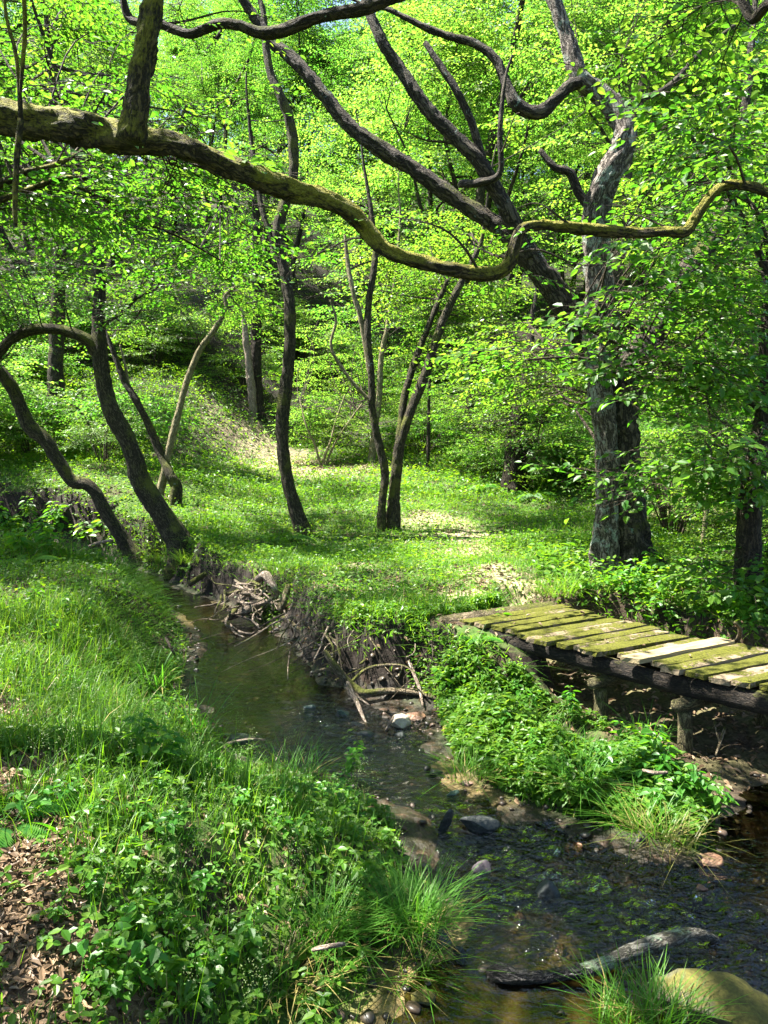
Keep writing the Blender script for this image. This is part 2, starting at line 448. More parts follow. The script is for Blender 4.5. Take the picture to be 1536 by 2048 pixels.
lit = np.maximum(blobs(gx, gy, LITTER), .55 * sstep(.25, -.05, dgul)); path_glare = blobs(gx, gy, PATH_GLARE, 3, 1.7, .45)

m = M('earth')
g = m.n('ShaderNodeNewGeometry'); pos = g.outputs['Position']
n1, n2, n3 = m.noise(pos, 3.2, 5), m.noise(pos, 38, 5, .65), m.noise(pos, 11, 4)
soil = m.ramp(n2, [(.3, (.018, .012, .007)), (.55, (.045, .030, .017)), (.75, (.085, .058, .034))])
mossy = m.ramp(n2, [(.3, (.02, .05, .006)), (.6, (.05, .09, .012)), (.8, (.09, .11, .025))])
gz_n = m.n('ShaderNodeSeparateXYZ'); m.l(g.outputs['True Normal'], gz_n.inputs[0])
steep = m.ramp(gz_n.outputs[2], [(.62, 0.0), (.86, 1.0)])
farp = m.n('ShaderNodeSeparateXYZ'); m.l(pos, farp.inputs[0])
fw = m.n('ShaderNodeMapRange', clamp=True); m.l(farp.outputs[1], fw.inputs[0]); fw.inputs[1].default_value, fw.inputs[2].default_value, fw.inputs[3].default_value, fw.inputs[4].default_value = 15.0, 21.0, 1.0, .12
steep = m.math('MULTIPLY', steep, fw.outputs[0])
base = m.mix(m.math('MULTIPLY', steep, m.ramp(n1, [(.40, 0.0), (.52, 1.0)])), m.mix(steep, (.012, .008, .005), soil), mossy)  # steep faces painted near black to stand for the shade of the undercut
litc = m.ramp(n2, [(.3, (.05, .03, .016)), (.5, (.16, .105, .06)), (.72, (.30, .22, .14))])
base = m.mix(m.attr('litter', 'Fac'), base, litc)
base = m.mix(m.math('MULTIPLY', m.attr('path', 'Fac'), m.ramp(n3, [(.38, .15), (.6, .9)])), base, m.ramp(n2, [(.3, (.13, .105, .055)), (.5, (.32, .27, .16)), (.72, (.48, .42, .27))]))  # dry soil with sun glare put into its colour, so lit patches burn out
vb = m.n('ShaderNodeTexVoronoi', i_Scale=15.0); m.l(pos, vb.inputs['Vector'])
vs = m.n('ShaderNodeSeparateColor'); m.l(vb.outputs['Color'], vs.inputs[0])
bedc = m.mix(m.ramp(n3, [(.40, 0.0), (.54, 1.0)]), m.ramp(vs.outputs[0], [(0, (.015, .010, .006)), (.55, (.055, .03, .016)), (.85, (.12, .07, .04)), (1, (.20, .12, .07))]), m.ramp(n2, [(.3, (.012, .011, .005)), (.7, (.05, .038, .014))]))
sandc = m.ramp(n2, [(.28, (.07, .046, .014)), (.5, (.17, .12, .045)), (.75, (.30, .22, .10))])
sandc = m.mix(m.ramp(n3, [(.46, 0.0), (.66, .75)]), sandc, (.10, .085, .015))
bedc = m.mix(m.attr('sand', 'Fac'), bedc, sandc)
colr = m.mix(m.attr('wet', 'Fac'), base, bedc)
wr = m.n('ShaderNodeMapRange'); m.l(m.attr('wet', 'Fac'), wr.inputs[0]); wr.inputs[3].default_value = .95; wr.inputs[4].default_value = .45
hb = m.math('ADD', m.math('MULTIPLY', n2, .6), m.math('MULTIPLY', vb.outputs['Distance'], -.5))
sz = m.n('ShaderNodeSeparateXYZ'); m.l(pos, sz.inputs[0])
damp = m.n('ShaderNodeMapRange', clamp=True); m.l(m.math('ADD', sz.outputs[2], m.math('MULTIPLY', n1, .10)), damp.inputs[0])
damp.inputs[1].default_value, damp.inputs[2].default_value, damp.inputs[3].default_value, damp.inputs[4].default_value = -.50, -.30, .42, 1.0
dm = m.n('ShaderNodeMix', data_type='RGBA', blend_type='MULTIPLY', i_0=1.0); m.l(colr, dm.inputs[6]); m.l(damp.outputs[0], dm.inputs[7]); colr = m.mix(m.attr('sand', 'Fac'), dm.outputs[2], colr)
p = m.principled(colr, wr.outputs[0], .3, m.bump(hb, .9, .03))
EARTH = m.done(p.outputs[0])
go = build('ground', np.stack([gx, gy, gz], 1), [(gf, 0)], [EARTH], smooth=True,
           attrs={'wet': ('FLOAT', wet), 'sand': ('FLOAT', sand), 'litter': ('FLOAT', lit), 'path': ('FLOAT', path_glare)})
tag(go, kind='structure')

# water: one sheet whose ripples are real relief, strongest in the two riffles
wx, wy, wf = grid(np.arange(-16, 6.0, .03), np.arange(1.4, 12.4, .03))
keep = sdist(np.stack([wx, wy], 1), STREAM) < .45
wf = wf[keep[wf].any(1)]
used = np.unique(wf); remap = np.zeros(len(wx), int); remap[used] = np.arange(len(used))
wx, wy, wf = wx[used], wy[used], remap[wf]
rif = np.zeros(len(wx))
for a, b, r, s in [(1080, 1720, .75, 1.0), (1250, 1780, .6, 1.0), (960, 1660, .45, .8), (780, 1455, .6, .7), (690, 1440, .5, .6), (1000, 1780, .5, .9), (1400, 1850, .5, .7), (850, 1560, .5, .35), (600, 1500, .4, .3)]:
    q = onz(a, b, WZ)[:2]; rif = np.maximum(rif, s * sstep(1.4, .3, np.hypot(wx - q[0], wy - q[1]) / r))
fx, fy = .72 * wx - .70 * wy, .70 * wx + .72 * wy          # across and along the current
wz = WZ + .0035 * (fbm(wx * 5, wy * 5, 41) - .5) + rif * (.052 * (fbm(fx * 6 + .8 * fbm(wx * 4, wy * 4, 2), fy * 11, 43, 2) - .5) + .034 * (fbm(fx * 16, fy * 24, 47, 2) - .5))
m = M('stream_water')
g = m.n('ShaderNodeNewGeometry'); pos = g.outputs['Position']
na = m.noise(m.mapping(pos, (9, 16, 9)), 1.0, 3, .55, .8)
nb = m.noise(pos, 46, 2, .5, .4)
rf = m.attr('riffle', 'Fac')
hgt = m.math('ADD', m.math('MULTIPLY', na, m.math('ADD', m.math('MULTIPLY', rf, 2.2), .16)), m.math('MULTIPLY', nb, m.math('ADD', m.math('MULTIPLY', rf, .6), .03)))
nrm = m.bump(hgt, 1.0, .05)
fr = m.n('ShaderNodeFresnel', i_IOR=1.52); m.l(nrm, fr.inputs['Normal'])
gl = m.n('ShaderNodeBsdfGlossy', i_Roughness=.035); m.l(nrm, gl.inputs['Normal']); gl.inputs[0].default_value = (.96, .98, 1, 1)
tp = m.n('ShaderNodeBsdfTransparent'); tp.inputs[0].default_value = (.34, .33, .23, 1)
x = m.n('ShaderNodeMixShader'); m.l(fr.outputs[0], x.inputs[0]); m.l(tp.outputs[0], x.inputs[1]); m.l(gl.outputs[0], x.inputs[2])
WATER = m.done(x.outputs[0])
wo = build('water', np.stack([wx, wy, wz], 1), [(wf, 0)], [WATER], smooth=True, attrs={'riffle': ('FLOAT', rif)})
tag(wo, kind='structure')

# ------------------------------------------------------------------ where the sun gets through the canopy
SPOTS = []                                # x, y, z, rx, ry, angle
def spot(px, py, rx, ry, up=0., ang=0.):
    q = ground(px, py); SPOTS.append((q[0], q[1], q[2] + up, rx, ry, ang))
for s in [(560, 925, 2.8, 1.6), (660, 945, 2.0, 1.2), (510, 905, 1.5, 1.5), (700, 850, 2.0, 1.2, .8), (640, 800, 1.5, 1.0, 1.2),
          (860, 1045, .75, .6), (940, 1070, .8, .4), (1010, 1075, .4, .25), (930, 1100, .6, .2), (800, 1020, .5, .5),
          (60, 1020, 1.6, .9), (200, 1030, 1.4, .9), (330, 1020, 1.2, .6), (450, 1020, .9, .5), (560, 1030, .9, .35), (680, 1020, .9, .35), (130, 1075, .7, .3), (60, 1090, .4, .3), (230, 1100, .35, .3),
          (920, 1160, .5, .14), (960, 1185, .35, .12), (850, 1160, .3, .12), (1080, 1130, .5, .2), (640, 1130, .35, .2), (700, 1180, .3, .15), (460, 1060, .5, .3), (560, 1110, .3, .2),
          (150, 1150, .5, .2), (250, 1180, .4, .2), (60, 1200, .3, .2), (390, 1225, .25, .15), (400, 1260, .2, .1),
          (990, 1225, .16, .10, .1), (1060, 1240, .2, .12, .1), (1150, 1245, .12, .12, .1), (1130, 1275, .18, .1, .1), (1330, 1290, .3, .06, .1), (1450, 1310, .25, .06, .1),
          (960, 1420, .30, .16, .2), (1050, 1400, .26, .18, .25), (1110, 1460, .22, .16, .25), (930, 1470, .2, .16, .15), (1010, 1500, .2, .12, .2), (930, 1300, .22, .2, .2), (900, 1340, .2, .15), (1260, 1540, .13, .1, .2), (1390, 1590, .13, .1, .2), (1080, 1560, .12, .1, .1),
          (1430, 1420, .35, .10), (1520, 1460, .25, .12), (760, 1395, .25, .07), (830, 1400, .15, .06), (590, 1380, .2, .05), (800, 1448, .10, .08), (1360, 1690, .14, .09), (1300, 1680, .1, .07), (930, 1570, .12, .07), (780, 1300, .35, .15), (700, 1270, .2, .1), (500, 1190, .35, .25),
          (640, 1470, .2, .05),
          (440, 1640, .16, .14), (560, 1620, .14, .10), (650, 1600, .14, .10), (620, 1680, .16, .09), (400, 1720, .14, .2), (350, 1840, .12, .14), (480, 1820, .15, .12), (260, 1680, .12, .10), (330, 1600, .1, .07), (480, 1560, .1, .06),
          (500, 1900, .07, .09), (250, 1900, .07, .06), (270, 1960, .08, .06), (150, 1990, .07, .05), (60, 1690, .14, .1), (130, 1700, .1, .06), (530, 1960, .06, .06), (830, 1720, .16, .1), (880, 1800, .1, .06), (770, 1790, .08, .06), (700, 1650, .1, .06), (420, 1950, .07, .05), (600, 1760, .08, .06), (130, 1580, .15, .08),
          (1150, 1990, .10, .05), (1030, 2000, .08, .04), (1080, 1960, .14, .03), (1230, 1900, .20, .05, .15), (1350, 1870, .14, .05, .2), (1400, 1960, .1, .08, .2), (1300, 2000, .09, .06, .2), (1340, 2040, .09, .05, .2), (970, 1900, .1, .04),
          (1200, 1150, .3, .2, .4), (1200, 1130, .25, .2, 1.2), (1180, 1150, .3, .2, 2.6), (1350, 1180, .3, .2), (1420, 1200, .3, .12), (1300, 1200, .3, .12), (1440, 1090, .5, .2), (1400, 1010, .7, .3), (950, 985, .8, .3), (1080, 1000, .4, .2)]:
    spot(*s)
for px, py, yy in [(1188, 830, 8.55), (1185, 740, 8.5), (1180, 640, 8.5), (1185, 540, 8.5), (1230, 330, 8.5), (1245, 270, 8.5), (1220, 205, 8.6), (1200, 960, 8.5), (1200, 1080, 8.5), (1090, 570, 8.6), (560, 900, 12), (200, 730, 11.1), (90, 215, 4.55), (200, 240, 4.5), (330, 262, 4.45), (460, 315, 4.5), (580, 355, 4.55), (690, 400, 4.65), (790, 495, 4.7), (900, 520, 4.75), (1150, 445, 4.85), (1290, 455, 4.85), (1420, 380, 4.85), (285, 130, 4.0), (870, 365, 8.8), (970, 340, 8.5)]:
    q = at(px, py, yy); SPOTS.append((q[0], q[1], q[2] - .3, .3, .3, 0))
SP = np.array([s[:5] for s in SPOTS])
# openings towards which the riffles mirror the sky
SKYGAP = [(onz(1150, 1740, WZ), np.array([.24, .44, .86])), (onz(800, 1460, WZ), np.array([.02, .50, .86]))]

def lit_through(P, rng, speck=.22, full=.995):
    """True for leaves that must be missing, because light is seen to pass there"""
    P = np.asarray(P)
    kill = np.zeros(len(P), bool)
    hx, hy = SUN[0] / SUN[2], SUN[1] / SUN[2]
    for (cx, cy_, cz, rx, ry) in SP:
        rx, ry = rx + .075, ry + .075
        dz = P[:, 2] - cz
        ax, ay = P[:, 0] - hx * dz - cx, P[:, 1] - hy * dz - cy_
        c = (np.abs(ax) < rx * 1.6) & (np.abs(ay) < ry * 1.6) & (dz > .5)
        if not c.any(): continue
        e = (ax[c] / rx) ** 2 + (ay[c] / ry) ** 2 + (vnoise(ax[c] * 3 / rx + 5, ay[c] * 3 / ry) - .5) * 1.1
        kill[np.nonzero(c)[0][e < 1]] = True
    kill &= rng.random(len(P)) < full
    gx_, gy_ = P[:, 0] - hx * P[:, 2], P[:, 1] - hy * P[:, 2]
    nz = .65 * vnoise(gx_ * 1.5, gy_ * 1.5, 71) + .35 * vnoise(gx_ * 5, gy_ * 5, 73)
    sp_ = speck + .16 * ((gy_ < 6.5) & (gx_ < 1.0))
    kill |= (nz > np.quantile(nz, np.linspace(0, 1, 101))[np.clip((100 * (1 - sp_)).astype(int), 0, 100)]) & (P[:, 2] > 1.5)
    for q_, d_ in SKYGAP:
        v = P - q_; v = v / (np.linalg.norm(v, axis=1)[:, None] + 1e-9)
        kill |= (v @ (d_ / np.linalg.norm(d_)) > math.cos(R(23))) & (P[:, 2] > 4.6)
    return kill

# ------------------------------------------------------------------ leaves and sprays
def leaf_shape(l, w, droop=.12, fold=.10, quads=2):
    if quads == 1:
        return np.array([[0, 0, 0], [.45 * l, .5 * w, fold * w], [l, 0, -droop * l], [.45 * l, -.5 * w, fold * w]])
    return np.array([[0, 0, 0], [.28 * l, .46 * w, fold * w], [.66 * l, .40 * w, fold * w - .3 * droop * l], [l, 0, -droop * l], [.66 * l, -.40 * w, fold * w - .3 * droop * l], [.28 * l, -.46 * w, fold * w]])
LQ2 = np.array([[0, 3, 2, 1], [0, 5, 4, 3]]); LQ1 = np.array([[0, 1, 2, 3]])

def rotm(yaw, pitch, roll):
    yaw, pitch, roll = np.broadcast_arrays(np.asarray(yaw, float), pitch, roll)
    cy_, sy, cp_, sp_, cr, sr = np.cos(yaw), np.sin(yaw), np.cos(pitch), np.sin(pitch), np.cos(roll), np.sin(roll)
    return np.stack([np.stack([cy_ * cp_, -sy * cr + cy_ * sp_ * sr, sy * sr + cy_ * sp_ * cr], -1),
                     np.stack([sy * cp_, cy_ * cr + sy * sp_ * sr, -cy_ * sr + sy * sp_ * cr], -1),
                     np.stack([-sp_, cp_ * sr, cp_ * cr], -1)], -2)

def flat_tube(P, seg=3):
    V, F, b = tube(P, seg, 0, step=9, cap=False)
    return V, F[0]

def make_spray(rng, length=.75, nside=6, leaf=(.075, .042), quads=2, tilt=.35, gap=.062):
    """a flat twig with alternate leaves: (L,k,3) leaves, twig verts, twig faces"""
    leaves, tv, tf, n = [], [], [], 0
    def twig(p0, ang, ln, r):
        nonlocal n
        pts = []
        a = ang; p = np.array(p0, float)
        ns = max(3, int(ln / gap))
        for k in range(ns + 1):
            pts.append((*p, r * (1 - .75 * k / ns)))
            if k:
                side = 1 if k % 2 else -1
                la = a + side * rng.uniform(.6, 1.15) if k < ns else a
                s = rng.uniform(.72, 1.15) * (1 - .25 * (k < 2))
                Rm = rotm(la, rng.normal(.08, tilt * .6), rng.normal(0, tilt))
                leaves.append(leaf_shape(leaf[0] * s, leaf[1] * s, rng.uniform(.02, .25), rng.uniform(-.02, .18), quads) @ Rm.T + p)
            a += rng.normal(0, .10)
            p = p + np.array([math.cos(a), math.sin(a), rng.normal(-.05, .12)]) * ln / ns
        V, F = flat_tube(pts); tv.append(V); tf.append(F + n); n += len(V)
        return [np.array(q[:3]) for q in pts]
    main = twig((0, 0, 0), 0, length, .0045)
    for k in range(nside):
        i = 1 + int(k * (len(main) - 3) / max(1, nside - 1)) if nside > 1 else 1
        f = i / len(main)
        twig(main[i], (1 if k % 2 else -1) * rng.uniform(.6, 1.0), length * rng.uniform(.38, .62) * (1 - .55 * f), .003)
    return np.array(leaves), np.vstack(tv), np.vstack(tf)

_r = np.random.default_rng(3)
SPRAYS = [make_spray(_r, .72 + .1 * k / 3, 6, (.067, .037), gap=.055) for k in range(5)]
SPRAYS_FINE = [make_spray(_r, .62, 6, (.056, .030), 1, gap=.046) for k in range(4)]
SPRAYS_BIG = [make_spray(_r, .62, 5, (.086, .054), 2, .42, .072) for k in range(4)]
SPRAYS_FAR = [make_spray(_r, .92, 6, (.098, .058), 1, .45, .078) for k in range(4)]

class Leafage:
    """collects sprays, then writes them as one crown mesh (leaves slot 0, twigs slot 1)"""
    def __init__(s, rng, carve=True, speck=.22): s.v, s.f, s.n, s.rng, s.carve, s.speck = [], [], 0, rng, carve, speck
    def put(s, pos, yaw, pitch, roll, scale, templates):
        pos = np.asarray(pos, float); yaw, pitch, roll, scale = [np.broadcast_to(np.asarray(a, float), len(pos)) for a in (yaw, pitch, roll, scale)]
        if s.carve and len(pos):
            ctr = pos + np.stack([np.cos(yaw), np.sin(yaw), 0 * yaw], 1) * .35
            ok = ~(lit_through(ctr, s.rng, 0) & lit_through(pos, s.rng, 0)); pos, yaw, pitch, roll, scale = pos[ok], yaw[ok], pitch[ok], roll[ok], scale[ok]
        N = len(pos)
        if not N: return
        Rm = rotm(yaw, pitch, roll) * np.asarray(scale)[:, None, None]
        pick = s.rng.integers(0, len(templates), N)
        for k, (lv, tv, tf) in enumerate(templates):
            i = np.nonzero(pick == k)[0]
            if not len(i): continue
            K = lv.shape[1]
            V = np.einsum('nij,lkj->nlki', Rm[i], lv) + pos[i][:, None, None]
            V = V.reshape(-1, K, 3)
            if s.carve:
                V = V[~lit_through(V.mean(1), s.rng, s.speck)]
            Q = LQ2 if K == 6 else LQ1
            F = (np.arange(len(V))[:, None, None] * K + Q[None]).reshape(-1, 4)
            s.f.append((F + s.n, 0)); s.v.append(V.reshape(-1, 3)); s.n += len(V) * K
            T = np.einsum('nij,kj->nki', Rm[i], tv) + pos[i][:, None]
            F = (np.arange(len(i))[:, None, None] * len(tv) + tf[None]).reshape(-1, 4)
            s.f.append((F + s.n, 1)); s.v.append(T.reshape(-1, 3)); s.n += len(i) * len(tv)
    def wood(s, V, fs):
        for f in fs: s.f.append((np.asarray(f) + s.n, 1))
        s.v.append(V); s.n += len(V)
    def build(s, name, mats, parent, origin):
        V = np.concatenate(s.v) - np.asarray(origin)
        return build(name, V, s.f, mats, parent, False, {'bark': ('FLOAT_VECTOR', V)})

def bough(lf, start, end, rng, templates, n=8, r0=.014, size=1.0, sag=.10):
    """a side branch from start to end with sprays along it"""
    start, end = np.asarray(start, float), np.asarray(end, float)
    v = end - start; L = np.linalg.norm(v) + 1e-6
    side = np.cross(v / L, [0, 0, 1.]); side /= np.linalg.norm(side) + 1e-6
    pts = []
    a, b = rng.normal(0, .10), rng.normal(0, .06)
    for t in np.linspace(0, 1, 6):
        o = side * a * L * math.sin(t * math.pi) + np.array([0, 0, 1.]) * L * (sag * math.sin(t * math.pi) + b * math.sin(2 * t * math.pi))
        pts.append((*(start + v * t + o), r0 * (1 - .8 * t)))
    S = spline(np.array(pts), L / 30)[:, :3]
    if lf.carve and lit_through(S, rng, 0).mean() > .38: return
    V, fs, _ = tube(pts, 5, 0, step=L / 10, cap=False); lf.wood(V, fs)
    k = np.clip((np.linspace(max(.15, 1 - 1.9 / L), 1, n) * (len(S) - 2)).astype(int), 0, len(S) - 2)
    d = S[np.minimum(k + 1, len(S) - 1)] - S[k]
    yaw = np.arctan2(d[:, 1], d[:, 0]) + np.where(np.arange(n) % 2, 1, -1) * rng.uniform(.3, 1.1, n) * (np.arange(n) < n - 1)
    lf.put(S[k] + rng.normal(0, .02, (n, 3)), yaw, rng.normal(.08, .16, n), rng.normal(0, .20, n), size * rng.uniform(.75, 1.2, n), templates)

# ------------------------------------------------------------------ the trees one can tell apart
def px_path(rows, y0):
    out = []
    for (px, py, dy, r) in rows:
        d = ray(px, py); t = (y0 + dy) / d[1]
        p = np.array([0, 0, CZ]) + d * t
        out.append((*p, r * .90 * t / FPX))
    return out

def extend(path, length, lean=(0, 0), up=1.0, rng=RNG, n=4):
    P = list(path); a, b = np.array(P[-2][:3]), np.array(P[-1][:3]); r = P[-1][3]
    d = (b - a) / (np.linalg.norm(b - a) + 1e-9)
    for k in range(n):
        d = d + np.array([lean[0], lean[1], up]) * .35 + rng.normal(0, .15, 3); d /= np.linalg.norm(d)
        b = b + d * length / n; r *= .72
        P.append((*b, max(r, .006)))
    return P

def key_tree(name, label, base_px, stems, bark, boxes=(), boxes3=(), group=None, templates=None, leaf=None, limb_bark=None, nspr=8, size=1.0, speck=.22,
             seed=1, y0=None, carve=True, seg=18, crown=True, flare=.55, lump=.12):
    rng = np.random.default_rng(seed)
    q = ground(*base_px) if y0 is None else at(base_px[0], base_px[1], y0)
    if y0 is not None: q[2] = h1(q[0], q[1])
    y0 = q[1]
    root = empty(name, q, label, 'tree', group)
    nodes = []
    for k, st in enumerate(stems):
        path = st['p'] if 'p' in st else px_path(st['px'], y0)
        if st.get('ext'): path = extend(path, *st['ext'], rng=rng)
        if st.get('base'): path = [(path[0][0], path[0][1], path[0][2] - .35, path[0][3] * 1.05)] + list(path)
        V, fs, bk = tube(path, st.get('seg', seg), st.get('lump', lump), flare if st.get('base') else 0, seed * 7 + k)
        a = Acc(); a.add(V, fs, 0, bk)
        tag(a.build('trunk' if st.get('base') else 'limb', [st.get('bark', bark)], root, True, q), st.get('label'))
        S = spline(np.array(path), .15)
        nodes.append(S[S[:, 3] < st.get('rmax', .2)] if (S[:, 3] < .2).any() else S)
    nodes = np.vstack(nodes)
    if crown:
        lf = Leafage(rng, carve, speck)
        lo = nodes[nodes[:, 2] > q[2] + 1.6]
        for _ in range(min(38, len(lo) // 5)):
            s = lo[int(rng.integers(0, len(lo)))]; a = rng.uniform(0, 6.28); L = rng.uniform(.15, .9)
            bough(lf, s[:3], s[:3] + np.array([math.cos(a) * L, math.sin(a) * L, rng.uniform(-.3, .7) * L]), rng, templates or SPRAYS, int(rng.integers(1, 4)), min(.010, .4 * s[3]), size * rng.uniform(.5, .9))
        tg, n3 = [], 0
        for (x0, x1, y0_, y1, d0, d1, n) in boxes:
            for _ in range(n): tg.append(at(rng.uniform(x0, x1), rng.uniform(y0_, y1), rng.uniform(d0, d1)))
        for (a0, a1, b0, b1, c0, c1, n) in boxes3:
            for _ in range(n): tg.append(np.array([rng.uniform(a0, a1), rng.uniform(b0, b1), rng.uniform(c0, c1)]))
        n3 = sum(b[6] for b in boxes3)
        for ti, t in enumerate(tg):
            dd = np.linalg.norm(nodes[:, :3] - t, axis=1) + 2.0 * np.maximum(0, nodes[:, 2] - t[2] - .2) + rng.uniform(0, .5, len(nodes))
            s = nodes[int(np.argmin(dd))]
            L = np.linalg.norm(s[:3] - t)
            bough(lf, s[:3], t, rng, templates or SPRAYS, nspr + int(L > 2.5) * 3, min(.022, .006 + .004 * L, max(.006, s[3] * .7)), size * (1.4 if ti >= len(tg) - n3 else 1))
        lf.build('crown', [leaf or LF_TREE, BK_TWIG], root, q)
    return root

T = {}
T['oak'] = key_tree('old_tree', 'massive old tree with furrowed bark and forked leaning stems behind the footbridge', (1255, 1150), [
    dict(base=1, lump=.22, seg=40, px=[(1266, 1165, 0, 54), (1256, 1080, .02, 46), (1246, 1000, .02, 43), (1238, 920, .02, 43), (1240, 840, .03, 38), (1250, 780, .05, 34), (1275, 715, .1, 31), (1310, 655, .2, 29), (1350, 585, .3, 27), (1395, 515, .45, 24), (1440, 440, .6, 19), (1475, 330, .8, 14), (1490, 220, 1, 10)], ext=(2.5, (.1, .1))),
    dict(base=1, lump=.24, seg=28, px=[(1214, 1165, -.14, 30), (1214, 1060, -.14, 24), (1216, 960, -.14, 22), (1213, 880, -.14, 23), (1205, 800, -.12, 26), (1198, 720, -.12, 27), (1196, 640, -.1, 28), (1196, 550, -.1, 28), (1195, 470, -.1, 26), (1196, 410, -.12, 25), (1215, 355, -.15, 27), (1240, 305, -.15, 26), (1248, 265, -.1, 24), (1232, 222, -.05, 23), (1200, 185, 0, 22), (1165, 160, 0, 19), (1148, 120, .05, 18), (1130, 65, .1, 16), (1105, -5, .15, 15)], ext=(2.5, (-.1, .1)), label='pale lichen covered crooked stem', bark=BK_OAKPALE),
    dict(lump=.15, px=[(1168, 162, 0, 17), (1140, 172, 0, 14), (1110, 200, -.03, 13), (1085, 222, -.05, 16), (1055, 222, -.05, 15), (1030, 205, -.05, 14), (1012, 165, 0, 11), (990, 118, .05, 10), (950, 88, .1, 9), (890, 70, .15, 8), (830, 45, .2, 7), (780, 20, .3, 5)], ext=(1.2, (-.2, 0), .3)),
    dict(lump=.22, seg=24, px=[(1220, 830, .15, 27), (1200, 740, .2, 28), (1160, 660, .15, 27), (1115, 592, .1, 26), (1072, 530, .05, 25), (1035, 480, .05, 23), (985, 445, .1, 20), (925, 408, .15, 19), (870, 368, .2, 18), (805, 325, .25, 17), (740, 282, .3, 16), (690, 240, .35, 15), (648, 190, .4, 15), (605, 140, .45, 14), (570, 105, .5, 13), (545, 85, .55, 12), (500, 20, .6, 10)], ext=(2, (-.2, .1), .5)),
    dict(lump=.15, px=[(1060, 515, .02, 22), (1020, 432, -.05, 18), (985, 370, -.1, 16), (955, 318, -.12, 16), (905, 270, -.1, 15), (860, 225, -.08, 15), (828, 180, -.05, 14), (795, 130, 0, 13), (768, 90, 0, 12), (745, 40, .05, 11), (730, -10, .1, 10)], ext=(2, (-.1, .1), .6)),
    dict(lump=.1, seg=8, px=[(965, 320, -.12, 10), (945, 250, -.1, 9), (915, 185, -.1, 9), (880, 130, -.05, 8), (850, 85, 0, 6)]),
    dict(lump=.1, seg=8, px=[(1200, 440, .05, 9), (1160, 390, .1, 11), (1140, 345, .1, 10), (1110, 335, .1, 8), (1080, 300, .15, 6)]),
    dict(lump=.1, seg=8, px=[(1215, 225, 0, 6), (1270, 205, .1, 6), (1340, 170, .2, 6), (1400, 105, .3, 5), (1470, 50, .4, 4)]),
    dict(lump=.1, seg=8, px=[(920, 368, -.05, 8), (960, 365, -.25, 9), (1000, 345, -.35, 7), (1000, 260, -.4, 6), (1010, 160, -.4, 4), (1025, 110, -.4, 3)], label='bare crooked side branch turning upward'),
  ], BK_OAK, boxes=[(800, 1130, 590, 740, 8, 9.6, 18), (880, 1180, 700, 870, 9.2, 12, 18), (1050, 1536, 180, 460, 9.1, 12.5, 32), (1000, 1300, -30, 180, 9.0, 12.5, 20), (700, 1050, 200, 430, 9.2, 12, 16),
                    (540, 800, 40, 330, 8.3, 12.5, 28), (760, 1060, 60, 420, 8.2, 9.2, 14), (820, 1160, -90, 90, 9, 12, 16), (1320, 1560, 480, 760, 8.6, 11, 18), (1000, 1200, 280, 460, 9, 12, 8)],
  boxes3=[(-1, 6, 6, 14, 6.2, 9.5, 45)], seed=5)

